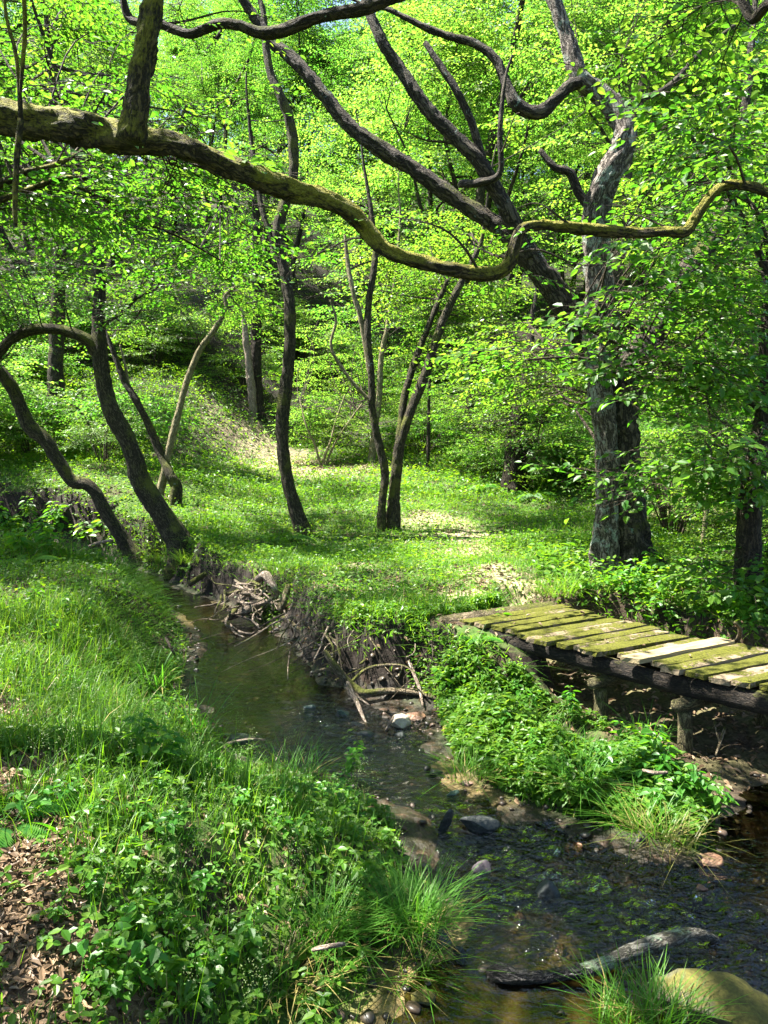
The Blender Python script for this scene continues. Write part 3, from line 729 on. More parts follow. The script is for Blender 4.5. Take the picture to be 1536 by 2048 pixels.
T['arch'] = key_tree('mossy_tree', 'mossy tree at the left edge whose long limb arches across the clearing', (-420, 700), [
    dict(base=1, rmax=.3, p=[(-3.9, 3.55, h1(-3.9, 3.55), .20), (-3.95, 3.7, 1.2, .17), (-3.8, 4.0, 2.6, .15), (-3.55, 4.2, 4.4, .13), (-3.3, 4.4, 6.2, .10), (-3.2, 4.5, 8.0, .06)]),
    dict(lump=.26, seg=24, label='mossy limb arching across the clearing', p=[(-3.83, 3.95, 2.3, .14), (-3.3, 4.2, 3.15, .12)] + px_path([(-120, 222, .5, 40), (0, 234, .55, 38), (70, 242, .55, 36), (140, 250, .5, 36), (210, 266, .48, 35), (265, 282, .45, 32), (310, 284, .45, 26), (360, 292, .45, 25), (450, 332, .5, 24), (545, 370, .55, 23), (620, 390, .6, 21), (680, 412, .65, 21), (725, 448, .7, 19), (760, 490, .7, 17), (800, 513, .7, 16), (860, 530, .75, 15), (930, 543, .75, 14), (985, 548, .8, 15), (1015, 530, .8, 14), (1030, 490, .8, 12), (1045, 458, .8, 12), (1090, 451, .85, 11), (1160, 457, .85, 13), (1260, 466, .85, 11), (1330, 464, .85, 10), (1372, 463, .85, 11), (1392, 435, .85, 11), (1420, 395, .85, 11), (1450, 372, .85, 10), (1490, 372, .85, 10), (1540, 388, .85, 9), (1620, 420, .9, 7), (1720, 440, 1, 4)], 4.0)),
    dict(lump=.2, seg=22, label='straight upright branch with yellowish bark', px=[(262, 282, 0, 30), (272, 215, 0, 25), (282, 140, 0, 24), (297, 60, 0, 24), (310, -10, .02, 22), (322, -100, .05, 19)], ext=(2.5, (.1, .1))),
    dict(lump=.1, seg=8, px=[(42, 238, -.15, 7), (35, 300, -.15, 7), (31, 370, -.15, 6.5), (30, 420, -.15, 6), (32, 452, -.15, 4)], label='short dead branch hanging down'),
    dict(lump=.1, seg=8, px=[(42, 238, -.15, 6), (38, 170, -.16, 5), (30, 100, -.17, 4.5), (14, 40, -.18, 4), (5, -40, -.18, 3.5)]),
    dict(lump=.1, seg=8, px=[(40, 200, -.16, 3), (46, 120, -.2, 5), (50, 60, -.25, 5), (48, 0, -.3, 5), (42, -60, -.3, 4)]),
    dict(lump=.05, seg=8, px=[(-60, 420, 1.2, 9), (0, 400, 1.2, 8), (60, 378, 1.2, 7), (120, 357, 1.2, 6), (180, 352, 1.25, 5), (240, 328, 1.3, 3)]),
    dict(lump=.05, seg=8, px=[(-60, 380, 1.5, 11), (0, 368, 1.5, 10), (50, 345, 1.5, 8), (110, 330, 1.5, 6), (170, 300, 1.6, 4)]),
    dict(lump=.05, seg=6, px=[(120, 357, 1.2, 4), (210, 400, 1.3, 4), (280, 440, 1.4, 3.5), (360, 475, 1.6, 3), (440, 520, 1.8, 2)]),
  ], BK_MOSS, boxes=[(-60, 300, 330, 560, 5.2, 8.5, 15), (250, 520, 380, 620, 6.5, 9.5, 18), (-60, 260, -30, 210, 4.8, 8, 16), (320, 560, 60, 250, 5.5, 9.5, 18), (250, 760, 150, 420, 4.6, 7.5, 16)],
  boxes3=[(-9.5, -1.5, -2, 9, 5.5, 9.5, 150), (-7, -2, 5, 13, 6.5, 9, 18)], y0=4.0, seed=9, templates=SPRAYS)

T['over'] = key_tree('overhanging_tree', 'dark tree beside the near bank whose bare bough crosses the top edge', (2500, 400), [
    dict(base=1, rmax=.3, p=[(3.5, .6, h1(3.5, .6), .19), (3.45, .7, 1.5, .16), (3.2, 1.0, 3.4, .14), (2.9, 1.3, 5.0, .11), (2.6, 1.5, 7.5, .07)]),
    dict(lump=.15, seg=14, label='dark bare bough', p=[(3.3, .9, 3.1, .10), (2.4, 2.4, 4.1, .085), (1.5, 3.8, 4.35, .075)] + px_path([(900, -62, 0, 16), (830, -25, 0, 15), (780, -4, 0, 14), (735, 16, 0, 14), (690, 24, .02, 14), (640, 33, .05, 13), (600, 48, .08, 14), (560, 62, .1, 14), (520, 66, .1, 13), (480, 52, .12, 11), (440, 48, .14, 11), (410, 58, .15, 10), (380, 68, .16, 10), (345, 58, .2, 10), (318, 48, .22, 11), (280, 46, .25, 9), (258, 35, .3, 9), (248, 8, .3, 8), (244, -30, .3, 7)], 5.2)),
    dict(lump=.1, seg=10, p=[(3.2, 1.0, 3.6, .07), (2.9, 2.6, 4.2, .05)] + px_path([(1640, 20, -1.2, 13), (1545, 6, -1.0, 12), (1480, -22, -.8, 11)], 5.2) + [(1.4, 4.2, 5.6, .02)]),
    dict(lump=.1, seg=8, p=[(3.2, 1.1, 4.0, .07), (1.6, 3.0, 6.0, .05), (.2, 4.6, 7.4, .03)]),
  ], BK_DARK, boxes3=[(-3, 6, -1, 8, 5.4, 9, 58), (1.5, 6, 6, 12, 6, 9, 22)], boxes=[(1180, 1536, -40, 90, 5.0, 7, 8)], y0=.6, seed=13)

T['curve'] = key_tree('curved_tree', 'dark S-shaped tree on the far bank sending an arched branch to the left', (365, 1105), [
    dict(base=1, px=[(368, 1110, 0, 26), (345, 1062, 0, 23), (312, 1010, 0, 22), (280, 962, 0, 20), (268, 915, 0, 19), (252, 875, 0, 19), (225, 825, 0, 19), (208, 770, .05, 17), (200, 710, .1, 18), (197, 650, .15, 15), (199, 590, .2, 13), (197, 530, .25, 13), (186, 470, .3, 13), (170, 410, .3, 12), (152, 340, .3, 10)], ext=(2.5, (-.1, .1))),
    dict(seg=12, px=[(198, 715, .1, 13), (178, 683, .05, 13), (145, 666, 0, 12), (105, 658, 0, 12), (65, 660, -.05, 12), (30, 674, -.1, 12), (0, 702, -.1, 11), (-30, 745, -.1, 10)], ext=(1, (-.5, 0), -.3)),
    dict(seg=8, px=[(206, 650, .15, 4), (250, 622, .2, 3.5), (270, 600, .2, 3), (300, 585, .2, 2)]),
  ], BK_MID, boxes=[(-80, 480, 430, 640, 9.5, 13, 34), (60, 330, 250, 440, 10.5, 14, 14)], boxes3=[(-8, -2, 11, 16, 6, 9, 25)], seed=17)

T['lean'] = key_tree('leaning_tree', 'thin dark tree bent sharply left with a mossy elbow above the water', (275, 1118), [
    dict(base=1, px=[(278, 1128, 0, 18), (250, 1085, 0, 15), (215, 1030, 0, 14), (190, 985, 0, 13), (172, 968, 0, 13), (145, 962, 0, 14), (118, 922, 0, 14), (90, 880, 0, 15), (58, 852, 0, 16), (40, 812, 0, 14), (20, 768, 0, 14), (-10, 732, 0, 13), (-60, 690, 0, 11)], ext=(2.5, (-.3, 0), .8)),
  ], BK_MID, boxes=[(-200, 40, 480, 720, 10, 12, 8)], seed=19)

T['mid'] = key_tree('slender_tree', 'slender single-stemmed tree with textured bark standing mid-clearing', (605, 1070), [
    dict(base=1, px=[(607, 1075, 0, 16), (592, 1020, 0, 15), (575, 960, 0, 14), (566, 900, 0, 14), (565, 840, 0, 15), (572, 770, 0, 14), (579, 700, 0, 13), (580, 630, 0, 13), (574, 570, .05, 12), (562, 510, .1, 12), (556, 460, .1, 13), (566, 418, .1, 12), (583, 372, .1, 11), (588, 310, .1, 11), (580, 245, .1, 11), (560, 190, .1, 10), (542, 150, .15, 9), (532, 95, .2, 8)], ext=(2.5, (-.1, .1))),
    dict(seg=8, px=[(575, 560, .05, 6), (540, 470, .1, 6), (520, 400, .2, 6), (515, 330, .3, 5)]),
  ], BK_MID, boxes=[(430, 760, 90, 420, 10.5, 15, 44), (470, 720, 420, 600, 12.4, 15, 14)], boxes3=[(-4, 2, 12, 17, 6.5, 9.5, 30)], seed=23)

T['twin'] = key_tree('twin_tree', 'pair of slim stems rising from one base beside the sunlit path', (775, 1062), [
    dict(base=1, px=[(762, 1072, -.05, 10), (764, 1010, -.05, 9), (770, 945, -.05, 9), (758, 890, -.05, 9), (745, 820, -.05, 8), (742, 745, -.05, 8), (735, 665, -.05, 8), (738, 600, 0, 7), (748, 540, 0, 7), (750, 490, .05, 6), (742, 420, .1, 5)], ext=(1.5, (-.1, 0)), label='thinner dark stem'),
    dict(base=1, px=[(786, 1062, .05, 15), (788, 1005, .05, 13), (793, 940, .05, 12), (800, 885, .05, 12), (820, 825, .05, 11), (845, 765, .05, 11), (866, 700, .05, 10), (884, 645, .1, 9), (910, 590, .1, 8), (930, 550, .15, 7), (960, 490, .2, 5)], ext=(1.5, (.1, 0))),
    dict(seg=10, px=[(800, 880, .05, 10), (806, 810, .1, 8), (822, 745, .15, 8), (842, 690, .2, 7), (870, 620, .25, 6), (895, 560, .3, 5)]),
    dict(seg=8, px=[(740, 750, 0, 5), (722, 640, 0, 6), (705, 580, 0, 5), (695, 520, .05, 5), (690, 470, .05, 3)], bark=BK_PALE),
    dict(seg=8, px=[(744, 805, -.05, 4), (710, 770, -.1, 4), (680, 730, -.1, 4), (662, 690, -.1, 3.5), (672, 640, -.1, 3), (660, 600, -.1, 2)], bark=BK_PALE),
  ], BK_MID, boxes=[(600, 1010, 420, 640, 12, 16, 34), (820, 1010, 600, 700, 12.5, 15, 8)], boxes3=[(-1, 4, 13, 18, 6.5, 9, 22)], seed=29)

T['fork'] = key_tree('forked_tree', 'small pale V-forked tree growing on the grass behind the S-shaped tree', (335, 1000), [
    dict(base=1, px=[(318, 998, 0, 9), (328, 950, 0, 8), (338, 900, 0, 8), (352, 845, 0, 8), (366, 790, 0, 7), (382, 740, 0, 7), (402, 695, 0, 6), (432, 655, 0, 6), (452, 615, 0, 5), (450, 592, 0, 4), (470, 575, 0, 4), (490, 562, 0, 3)], bark=BK_PALE, label='pale lichen-yellow stem leaning right'),
    dict(base=1, px=[(349, 1015, -.1, 12), (352, 975, -.1, 12), (340, 948, -.1, 10), (325, 915, 0, 9), (310, 880, .05, 9), (295, 845, .1, 8), (272, 800, .1, 8), (248, 760, .15, 7), (225, 700, .2, 5)], ext=(1, (-.2, 0))),
    dict(seg=8, px=[(290, 835, .1, 4), (262, 790, .2, 4), (250, 730, .2, 3), (240, 690, .2, 2)], bark=BK_PALE),
  ], BK_MID, boxes=[(200, 520, 520, 700, 13, 17, 16)], seed=31, size=.9)

T['pollard'] = key_tree('squat_tree', 'squat dark trunk half hidden under low leaves left of the old tree', (1025, 985), [
    dict(base=1, px=[(1026, 988, 0, 22), (1026, 940, 0, 20), (1030, 890, 0, 21), (1036, 840, 0, 20), (1046, 790, 0, 15), (1060, 720, .1, 10), (1062, 650, .2, 7)], ext=(1.5, (0, .1))),
    dict(px=[(1035, 930, 0, 12), (1058, 885, 0, 11), (1078, 845, 0, 10), (1110, 790, .1, 8), (1140, 720, .2, 6)]),
  ], BK_DARK, boxes=[(870, 1170, 690, 900, 14, 17.5, 34), (960, 1200, 860, 930, 15, 17, 6)], seed=37)

T['edge'] = key_tree('border_tree', 'dark tree at the right edge reaching a thin bent branch over the old trunk', (1500, 1195), [
    dict(base=1, px=[(1495, 1200, 0, 30), (1498, 1100, 0, 26), (1500, 1020, 0, 25), (1510, 940, 0, 24), (1524, 850, 0, 19), (1532, 760, 0, 15), (1530, 680, 0, 13), (1536, 600, 0, 11), (1530, 540, 0, 10), (1505, 480, 0, 8), (1480, 430, 0, 7), (1455, 380, 0, 6), (1420, 330, 0, 5), (1380, 270, 0, 4)]),
    dict(seg=8, lump=.05, px=[(1530, 825, 0, 9), (1470, 780, -.1, 8), (1420, 750, -.2, 7), (1360, 732, -.3, 6), (1300, 718, -.4, 5), (1240, 690, -.45, 4.5), (1190, 665, -.5, 4), (1150, 640, -.5, 3)], label='thin bent branch'),
    dict(seg=8, lump=.05, px=[(1330, 728, -.35, 4), (1280, 725, -.4, 5), (1230, 735, -.45, 4), (1190, 720, -.5, 3.5), (1120, 715, -.5, 3), (1050, 720, -.5, 2)]),
    dict(seg=8, lump=.05, px=[(1540, 700, 0, 8), (1545, 560, -.1, 7), (1520, 440, -.2, 6), (1480, 380, -.2, 5), (1440, 300, -.3, 5), (1400, 240, -.3, 4), (1370, 190, -.3, 3)]),
  ], BK_DARK, boxes=[(1270, 1536, 640, 900, 5.6, 7.6, 22), (1310, 1560, 90, 420, 5.2, 8, 22), (1060, 1330, 880, 980, 6.8, 8.0, 7), (1330, 1560, 900, 1160, 6.4, 8, 9), (1000, 1150, 640, 740, 6.4, 7.6, 4), (1300, 1560, 420, 640, 5.5, 7.5, 12)],
  boxes3=[(2.5, 7, 4, 10, 5, 8, 25)], seed=41, templates=SPRAYS_BIG, leaf=LF_TREE, nspr=7)

T['pole'] = key_tree('sapling', 'bare yellow-green sapling stem standing right of the old trunk', (1400, 1125), [
    dict(base=1, seg=8, lump=.05, px=[(1398, 1132, 0, 6), (1408, 1060, 0, 6), (1418, 980, 0, 6), (1426, 900, 0, 5), (1425, 860, 0, 4), (1412, 800, 0, 3), (1400, 740, 0, 2)]),
    dict(seg=6, lump=.05, px=[(1420, 940, 0, 4), (1440, 945, -.1, 4), (1465, 955, -.2, 3)]),
  ], BK_PALE, boxes=[(1330, 1480, 740, 880, 8.8, 10, 5)], seed=43, size=.9)
T['thin'] = key_tree('sapling', 'thin straight dark sapling at the back edge of the clearing', (855, 940), [
    dict(base=1, seg=8, lump=.05, px=[(855, 945, 0, 4), (857, 880, 0, 4), (858, 800, 0, 3.5), (862, 700, 0, 3), (855, 600, 0, 2)]),
  ], BK_MID, boxes=[(780, 930, 600, 760, 18, 20, 6)], seed=47, templates=SPRAYS_FAR)
T['thick'] = key_tree('straight_tree', 'thick straight trunk rising from the slope at the far left', (112, 860), [
    dict(base=1, px=[(112, 868, 0, 20), (112, 800, 0, 18), (111, 740, 0, 17), (113, 680, 0, 16), (117, 600, 0, 15), (120, 500, 0, 14), (118, 380, 0, 12), (110, 250, 0, 10), (100, 120, 0, 8)], ext=(3, (0, 0))),
  ], BK_MID, boxes=[(-80, 330, 60, 420, 17, 22, 30)], seed=53, templates=SPRAYS_FAR, leaf=LF_FAR)
T['snag'] = key_tree('broken_trunk', 'weathered double trunk with a split grey snag at the foot of the slope', (515, 835), [
    dict(base=1, px=[(517, 842, 0, 13), (514, 780, 0, 12), (512, 700, 0, 12), (513, 620, 0, 11), (515, 540, 0, 10), (514, 440, 0, 9), (508, 330, 0, 7)], ext=(2.5, (0, 0))),
    dict(seg=8, lump=.2, px=[(508, 850, -.15, 10), (504, 790, -.2, 9), (497, 720, -.25, 8), (490, 660, -.3, 7), (484, 612, -.3, 3)], bark=BK_DEAD, label='grey split snag without bark'),
  ], BK_DARK, boxes=[(380, 660, 280, 560, 22, 26, 26)], seed=59, templates=SPRAYS_FAR, leaf=LF_FAR)
T['amber'] = key_tree('young_tree', 'slim yellowish-barked tree just behind the twin stems', (745, 928), [
    dict(base=1, seg=8, px=[(742, 932, 0, 8), (748, 870, 0, 7), (758, 800, 0, 7), (762, 720, 0, 6), (775, 650, 0, 5), (790, 560, 0, 4), (800, 450, 0, 3)], ext=(1.5, (0, 0))),
  ], BK_PALE, boxes=[(640, 900, 420, 640, 18, 22, 16)], seed=61, templates=SPRAYS_FAR, leaf=LF_FAR)
T['layer'] = key_tree('shrub', 'spreading shrub with flat tiers of leaves in the brightest patch of sun', (655, 935), [
    dict(base=1, seg=6, px=[(645, 938, 0, 3), (652, 905, 0, 3), (662, 880, 0, 2.5), (672, 840, 0, 2), (690, 790, 0, 1.5)], bark=BK_PALE),
    dict(base=1, seg=6, px=[(641, 938, 0, 3), (630, 890, 0, 2.5), (612, 850, 0, 2), (600, 800, .2, 1.5)]),
    dict(base=1, seg=6, px=[(650, 938, .1, 3), (668, 890, .2, 2.5), (700, 840, .4, 2), (730, 800, .5, 1.5)]),
  ], BK_PALE, boxes=[(585, 690, 810, 900, 18.4, 20.5, 16), (640, 770, 770, 860, 19, 21, 18), (600, 720, 640, 780, 20, 22, 12)], seed=67, templates=SPRAYS, leaf=LF_FAR, carve=False, nspr=6)
T['layer']['category'] = 'shrub'

# ------------------------------------------------------------------ footbridge
def plank_mat(name, wood, mosscov, mossc=(.062, .064, .006)):
    m = M(name)
    b = m.attr('bark'); g = m.n('ShaderNodeNewGeometry'); pos = g.outputs['Position']
    gr = m.noise(m.mapping(b, (2.2, 26, 26)), 2.2, 6, .65, .4)
    isl = g.outputs['Random Per Island']
    c = m.ramp(gr, [(.28, tuple(v * .35 for v in wood)), (.55, wood), (.8, tuple(min(1, v * 1.6) for v in wood))])
    c = m.mix(m.math('MULTIPLY', isl, .45), c, tuple(v * .55 for v in wood))
    nz = m.n('ShaderNodeSeparateXYZ'); m.l(g.outputs['Normal'], nz.inputs[0])
    k = m.math('ADD', m.noise(pos, 5.5, 5, .65), m.math('MULTIPLY', m.math('SUBTRACT', m.noise(pos, 40, 4, .7), .5), .6))
    k = m.math('ADD', k, m.math('MULTIPLY', nz.outputs[2], .14))
    k = m.math('ADD', k, m.math('MULTIPLY', m.math('SUBTRACT', isl, .5), .30))
    f = m.ramp(k, [(.80 - mosscov * .5, 0.0), (.90 - mosscov * .5, 1.0)])
    mc = m.ramp(m.noise(pos, 70, 3), [(.3, tuple(v * .45 for v in mossc)), (.7, tuple(v * 1.5 for v in mossc))])
    c = m.mix(f, c, mc)
    h = m.math('ADD', gr, m.math('MULTIPLY', f, m.math('ADD', m.noise(pos, 110, 2), .3)))
    return m.done(m.principled(c, .88, .2, m.bump(h, .8, .012)).outputs[0])
PLANK = plank_mat('mossy_plank', (.20, .155, .10), .66)
PLANK_BARE = plank_mat('bare_plank', (.27, .215, .12), .04)

DZ = .10
N0, N1 = onz(922, 1234, DZ), onz(1536, 1366, DZ)
F0, F1 = onz(1105, 1207, DZ), onz(1536, 1303, DZ)
NE = N1 - N0; FE = F1 - F0
def deck(u, v, w=0):                       # u along the bridge in metres from its left end, v across 0..1, w up
    k = u / np.linalg.norm(NE); kf = u / np.linalg.norm(NE)
    a = N0 + NE * k; b = F0 + (NE * .5 + FE / np.linalg.norm(FE) * np.linalg.norm(NE) * .5) * kf
    sag = -.03 * math.sin(min(1, max(0, u / 4.2)) * math.pi)
    return a + (b - a) * v + np.array([0, 0, sag + w])

bq = deck(0, .5); bq[2] = h1(bq[0], bq[1])
bridge = empty('footbridge', bq, 'low plank footbridge covered with yellow-green moss over the side gully', 'footbridge')
rng = np.random.default_rng(77)
def board(acc, u0, u1, v0, v1, th, dz, seed, tilt=0):
    """one sawn, worn board as a subdivided box with ragged ends"""
    na, nb = 14, 3
    V, bk = [], []
    for s_ in (0, 1):
        for i in range(na + 1):
            for j in range(nb + 1):
                v = v0 + (v1 - v0) * i / na; u = u0 + (u1 - u0) * j / nb
                if j == 0: u += .006 * (rng.random() - .5) + .008 * (vnoise(i * .6, seed)[()] - .5)
                if j == nb: u += .006 * (rng.random() - .5) + .008 * (vnoise(i * .6, seed + .5)[()] - .5)
                if i in (0, na): v += rng.normal(0, .006)
                z = dz + tilt * (i / na - .5) + .007 * (fbm(i * .35 + seed, j * .8 + seed, 5)[()] - .5) * 2 - (0 if s_ == 0 else th)
                if s_ == 0 and (j in (0, nb) or i in (0, na)): z -= .005
                V.append(deck(u, v, z)); bk.append((v * 1.0, u, z + seed))
    n = (na + 1) * (nb + 1); F = []
    q = lambda i, j, s_=0: s_ * n + i * (nb + 1) + j
    for i in range(na):
        for j in range(nb):
            F.append((q(i, j), q(i, j + 1), q(i + 1, j + 1), q(i + 1, j))); F.append((q(i, j, 1), q(i + 1, j, 1), q(i + 1, j + 1, 1), q(i, j + 1, 1)))
        F.append((q(i, 0), q(i + 1, 0), q(i + 1, 0, 1), q(i, 0, 1))); F.append((q(i + 1, nb), q(i, nb), q(i, nb, 1), q(i + 1, nb, 1)))
    for j in range(nb):
        F.append((q(0, j + 1), q(0, j), q(0, j, 1), q(0, j + 1, 1))); F.append((q(na, j), q(na, j + 1), q(na, j + 1, 1), q(na, j, 1)))
    acc.add(V, [np.array(F)], 0, np.array(bk))
dk, bare = Acc(), Acc()
u = .03; k = 0
ub = float(np.linalg.norm(onz(1275, 1306, DZ) - N0))
while u < 4.7:
    wd = rng.uniform(.075, .135) if u > .5 else rng.uniform(.07, .12)
    isb = bare.n == 0 and u + wd / 2 > ub - .05
    if isb: wd = .135
    e = rng.normal(0, .035)
    board(bare if isb else dk, u, u + wd, -.02 + (e if not isb else -.06), 1 + rng.normal(0, .03), .04, rng.uniform(-.014, .012) + (.028 if isb else 0), k * 3.7, rng.normal(0, .008))
    u += wd + rng.choice([.012, .02, .03, .042], p=[.3, .3, .25, .15]); k += 1
dk.build('deck', [PLANK], bridge, False, bq)
tag(bare.build('plank', [PLANK_BARE], bridge, False, bq), 'pale bare replacement plank without moss')
def log(name, pts, bark, parent, origin, seg=12, lump=.1, label=None, seed=0, flare=0):
    V, fs, bk = tube(np.array(pts), seg, lump, flare, seed, step=.06); a = Acc(); a.add(V, fs, 0, bk)
    return tag(a.build(name, [bark], parent, True, origin), label)
for v, r, s in ((.07, .068, 1), (.5, .065, 2), (.93, .068, 3)):
    log('beam', [(*deck(uu, v, -.05 - r - .003 + .01 * math.sin(uu * 2 + s)), r * (1 + .08 * math.sin(uu * 3 + s))) for uu in np.linspace(-.12, 4.9, 13)], BK_BEAM, bridge, bq, seed=s)
# the cross logs and the round posts
pc = onz(1212, 1400, -.32)
up_ = float((pc - N0) @ NE / (NE @ NE)) * np.linalg.norm(NE)
for uu, s in ((up_, 21), (up_ + .62, 22)):
    log('crossbeam', [(*deck(uu, -.10, -.235), .042), (*deck(uu, .5, -.235), .042), (*deck(uu, 1.05, -.235), .04)], BK_POST, bridge, bq, seed=s)
    for v in (0.0, .92):
        p = deck(uu, v, -.285); gz_ = h1(p[0], p[1])
        log('post', [(p[0] + .02, p[1], gz_ - .15, .058), (p[0] + .01, p[1], (gz_ + p[2]) / 2, .05), (p[0], p[1], p[2] - .005, .048)], BK_POST, bridge, bq, seed=s + 5, label='round mossy post' if v < 0 else None)
eb = [deck(-.06, -.12, -.06), deck(-.05, .5, -.06), deck(-.05, 1.05, -.07)]
log('sill_log', [(*p, .075) for p in eb], BK_DEADMOSS, bridge, bq, seed=31, label='pale round log bedded in the bank')

# ------------------------------------------------------------------ stones
def stone_mat(name, c0, c1, rough=.8, moss=0., mcol=(.10, .10, .012), spec=.35):
    m = M(name); g = m.n('ShaderNodeNewGeometry'); tc = m.n('ShaderNodeTexCoord'); o = tc.outputs['Object']
    n = m.noise(o, 9, 6, .65); n2 = m.noise(o, 60, 4, .6)
    c = m.ramp(m.math('ADD', m.math('MULTIPLY', n, .7), m.math('MULTIPLY', n2, .3)), [(.3, c0), (.62, c1), (.85, tuple(min(1, v * 1.4) for v in c1))])
    nz = m.n('ShaderNodeSeparateXYZ'); m.l(g.outputs['Normal'], nz.inputs[0])
    if moss:
        k = m.math('ADD', m.math('MULTIPLY', nz.outputs[2], .3), m.noise(o, 5, 5, .65))
        f = m.ramp(k, [(.98 - moss * .6, 0.0), (1.1 - moss * .6, 1.0)])
        c = m.mix(f, c, m.ramp(n2, [(.3, tuple(v * .5 for v in mcol)), (.7, tuple(v * 1.4 for v in mcol))]))
    return m.done(m.principled(c, rough, spec, m.bump(m.math('ADD', n, m.math('MULTIPLY', n2, .5)), .7, .02)).outputs[0])
ST = dict(moss=stone_mat('mossy_stone', (.03, .034, .026), (.10, .095, .055), .85, .7, (.075, .068, .012)), slate=stone_mat('wet_slate', (.008, .010, .010), (.030, .036, .034), .42, .2, (.03, .035, .01), spec=.35),
          teal=stone_mat('wet_green_stone', (.015, .028, .024), (.045, .075, .065), .32, .3, (.04, .07, .02), .45), pale=stone_mat('pale_stone', (.22, .19, .15), (.46, .40, .30), .75, .1),
          pink=stone_mat('pink_stone', (.10, .06, .045), (.28, .18, .14), .6, 0), rust=stone_mat('rusty_stone', (.08, .04, .025), (.22, .12, .07), .45, 0),
          yellow=stone_mat('ochre_stone', (.18, .13, .03), (.36, .28, .08), .7, .4, (.16, .15, .02)), purple=stone_mat('purple_stone', (.02, .015, .018), (.06, .048, .054), .5, 0, spec=.5))
def stone(name, label, px, py, wpx, asp, mat, z=WZ, hgt=.5, rz=0, sink=.35, seed=1, tilt=0, group=None, flat=.0):
    q = onz(px, py, z); t = (q[1]) / ray(px, py)[1]; w_ = wpx * t / FPX / 2
    rg = np.random.default_rng(seed)
    import bmesh
    bm = bmesh.new(); bmesh.ops.create_icosphere(bm, subdivisions=4, radius=1)
    cuts = [(lambda d: d / np.linalg.norm(d))(rg.normal(0, 1, 3)) for _ in range(13)]; offs = rg.uniform(.42, .92, 13)
    C = np.array([v.co[:] for v in bm.verts])
    for d, o in zip(cuts, offs):
        e = C @ d - o; C = C - np.maximum(0, e)[:, None] * d * .97
    C += ((fbm(C[:, 0] * 2 + seed, C[:, 1] * 2 + C[:, 2], seed)[:, None] - .5) * .22 + (fbm(C[:, 0] * 7 + seed, C[:, 1] * 7 + C[:, 2] * 5, seed + 1)[:, None] - .5) * .12) * C
    C[:, 2] = np.where(C[:, 2] > 0, C[:, 2] * (1 - flat), C[:, 2])
    bed_ = h1(q[0], q[1]); top_ = max(q[2] + w_ * hgt * (2 - 2 * sink), bed_ + w_ * .3)
    C = C * np.array([w_, w_ * asp, (top_ - bed_) / 2 + .02])
    F = np.array([[v.index for v in f.verts] for f in bm.faces]); bm.free()
    o = build(name, C, [(F, 0)], [ST[mat]], smooth=True)
    o.location = (q[0], q[1], (top_ + bed_) / 2 - .01); o.rotation_euler = (tilt, 0, rz)
    return tag(o, label, 'boulder' if name == 'boulder' else 'stone', group)
stone('boulder', 'large moss-covered boulder at the lower right corner beside the lichen log', 1440, 2035, 290, .7, 'moss', -.50, .42, -.45, .3, 5, .1, flat=.2)
stone('stone', 'sunlit cream stone at the edge of the upper riffle below the forked driftwood', 800, 1452, 44, .8, 'pale', WZ, .7, .3, .3, 7)
stone('stone', 'reddish flat stone touching the cream stone on its right', 832, 1436, 40, .9, 'rust', WZ, .45, .2, .4, 9)
stone('stone', 'blue-green wet stone breaking the water above the upper riffle', 690, 1432, 50, .7, 'teal', WZ - .02, .5, .1, .45, 11)
stone('stone', 'low greenish stone left of the blue-green one in the pool', 625, 1418, 56, .5, 'teal', WZ - .02, .25, .1, .5, 12)
stone('stone', 'small dark stone just below the cream stone', 800, 1476, 44, .7, 'slate', WZ - .02, .4, 0, .45, 13)
stone('stone', 'ochre stone under the bank grass at the tip of the spit', 897, 1470, 34, .8, 'yellow', WZ, .9, .2, .2, 15)
stone('stone', 'pale oval flat stone at the waterline below the sunlit grass', 932, 1570, 36, .6, 'pink', WZ, .35, .1, .3, 17)
stone('stone', 'long blue-black slab damming the lower riffle', 955, 1648, 96, .35, 'slate', WZ + .02, .42, -.1, .4, 19, flat=.3)
stone('stone', 'narrow slate standing on edge left of the long slab', 893, 1655, 34, .5, 'slate', WZ + .03, 1.7, .5, .3, 21, .3)
stone('stone', 'blackish wedge-shaped stone alone in the lower riffle', 1092, 1786, 62, .7, 'slate', WZ, .5, .2, .3, 23)
stone('stone', 'wet purple stone against the drooping grass of the spit', 1282, 1686, 36, .8, 'purple', WZ, 1.0, .2, .25, 25)
stone('stone', 'sunlit pinkish rock behind the drooping grass of the spit', 1358, 1690, 66, .6, 'pink', WZ, .8, .1, .3, 27)
stone('stone', 'reddish stone right of the pinkish rock at the waterline', 1420, 1722, 60, .8, 'rust', WZ, .4, .6, .4, 29)
stone('stone', 'brown half-sunken stone in front of the drooping grass', 1400, 1778, 64, .7, 'rust', WZ - .02, .4, .2, .5, 31)
stone('stone', 'mauve stone splashed by the riffle right of the big sedge tuft', 968, 1738, 58, .7, 'purple', WZ, .45, .5, .4, 33)
stone('stone', 'blue-grey stone tucked under the big sedge tuft', 875, 1888, 74, .7, 'slate', WZ + .02, .6, .1, .3, 35)
stone('stone', 'small upright dark stone on the sand beside the blue-grey stone', 921, 1920, 36, .8, 'slate', WZ, 1.0, .2, .2, 37)
stone('stone', 'small mossy lump on the golden sand at the bottom edge', 842, 1998, 60, .9, 'moss', WZ, .4, .2, .3, 39)
stone('stone', 'dark block on the near bank beside the half-buried stick', 480, 1490, 80, .5, 'slate', WZ + .03, .5, .1, .3, 40)
rg = np.random.default_rng(5)
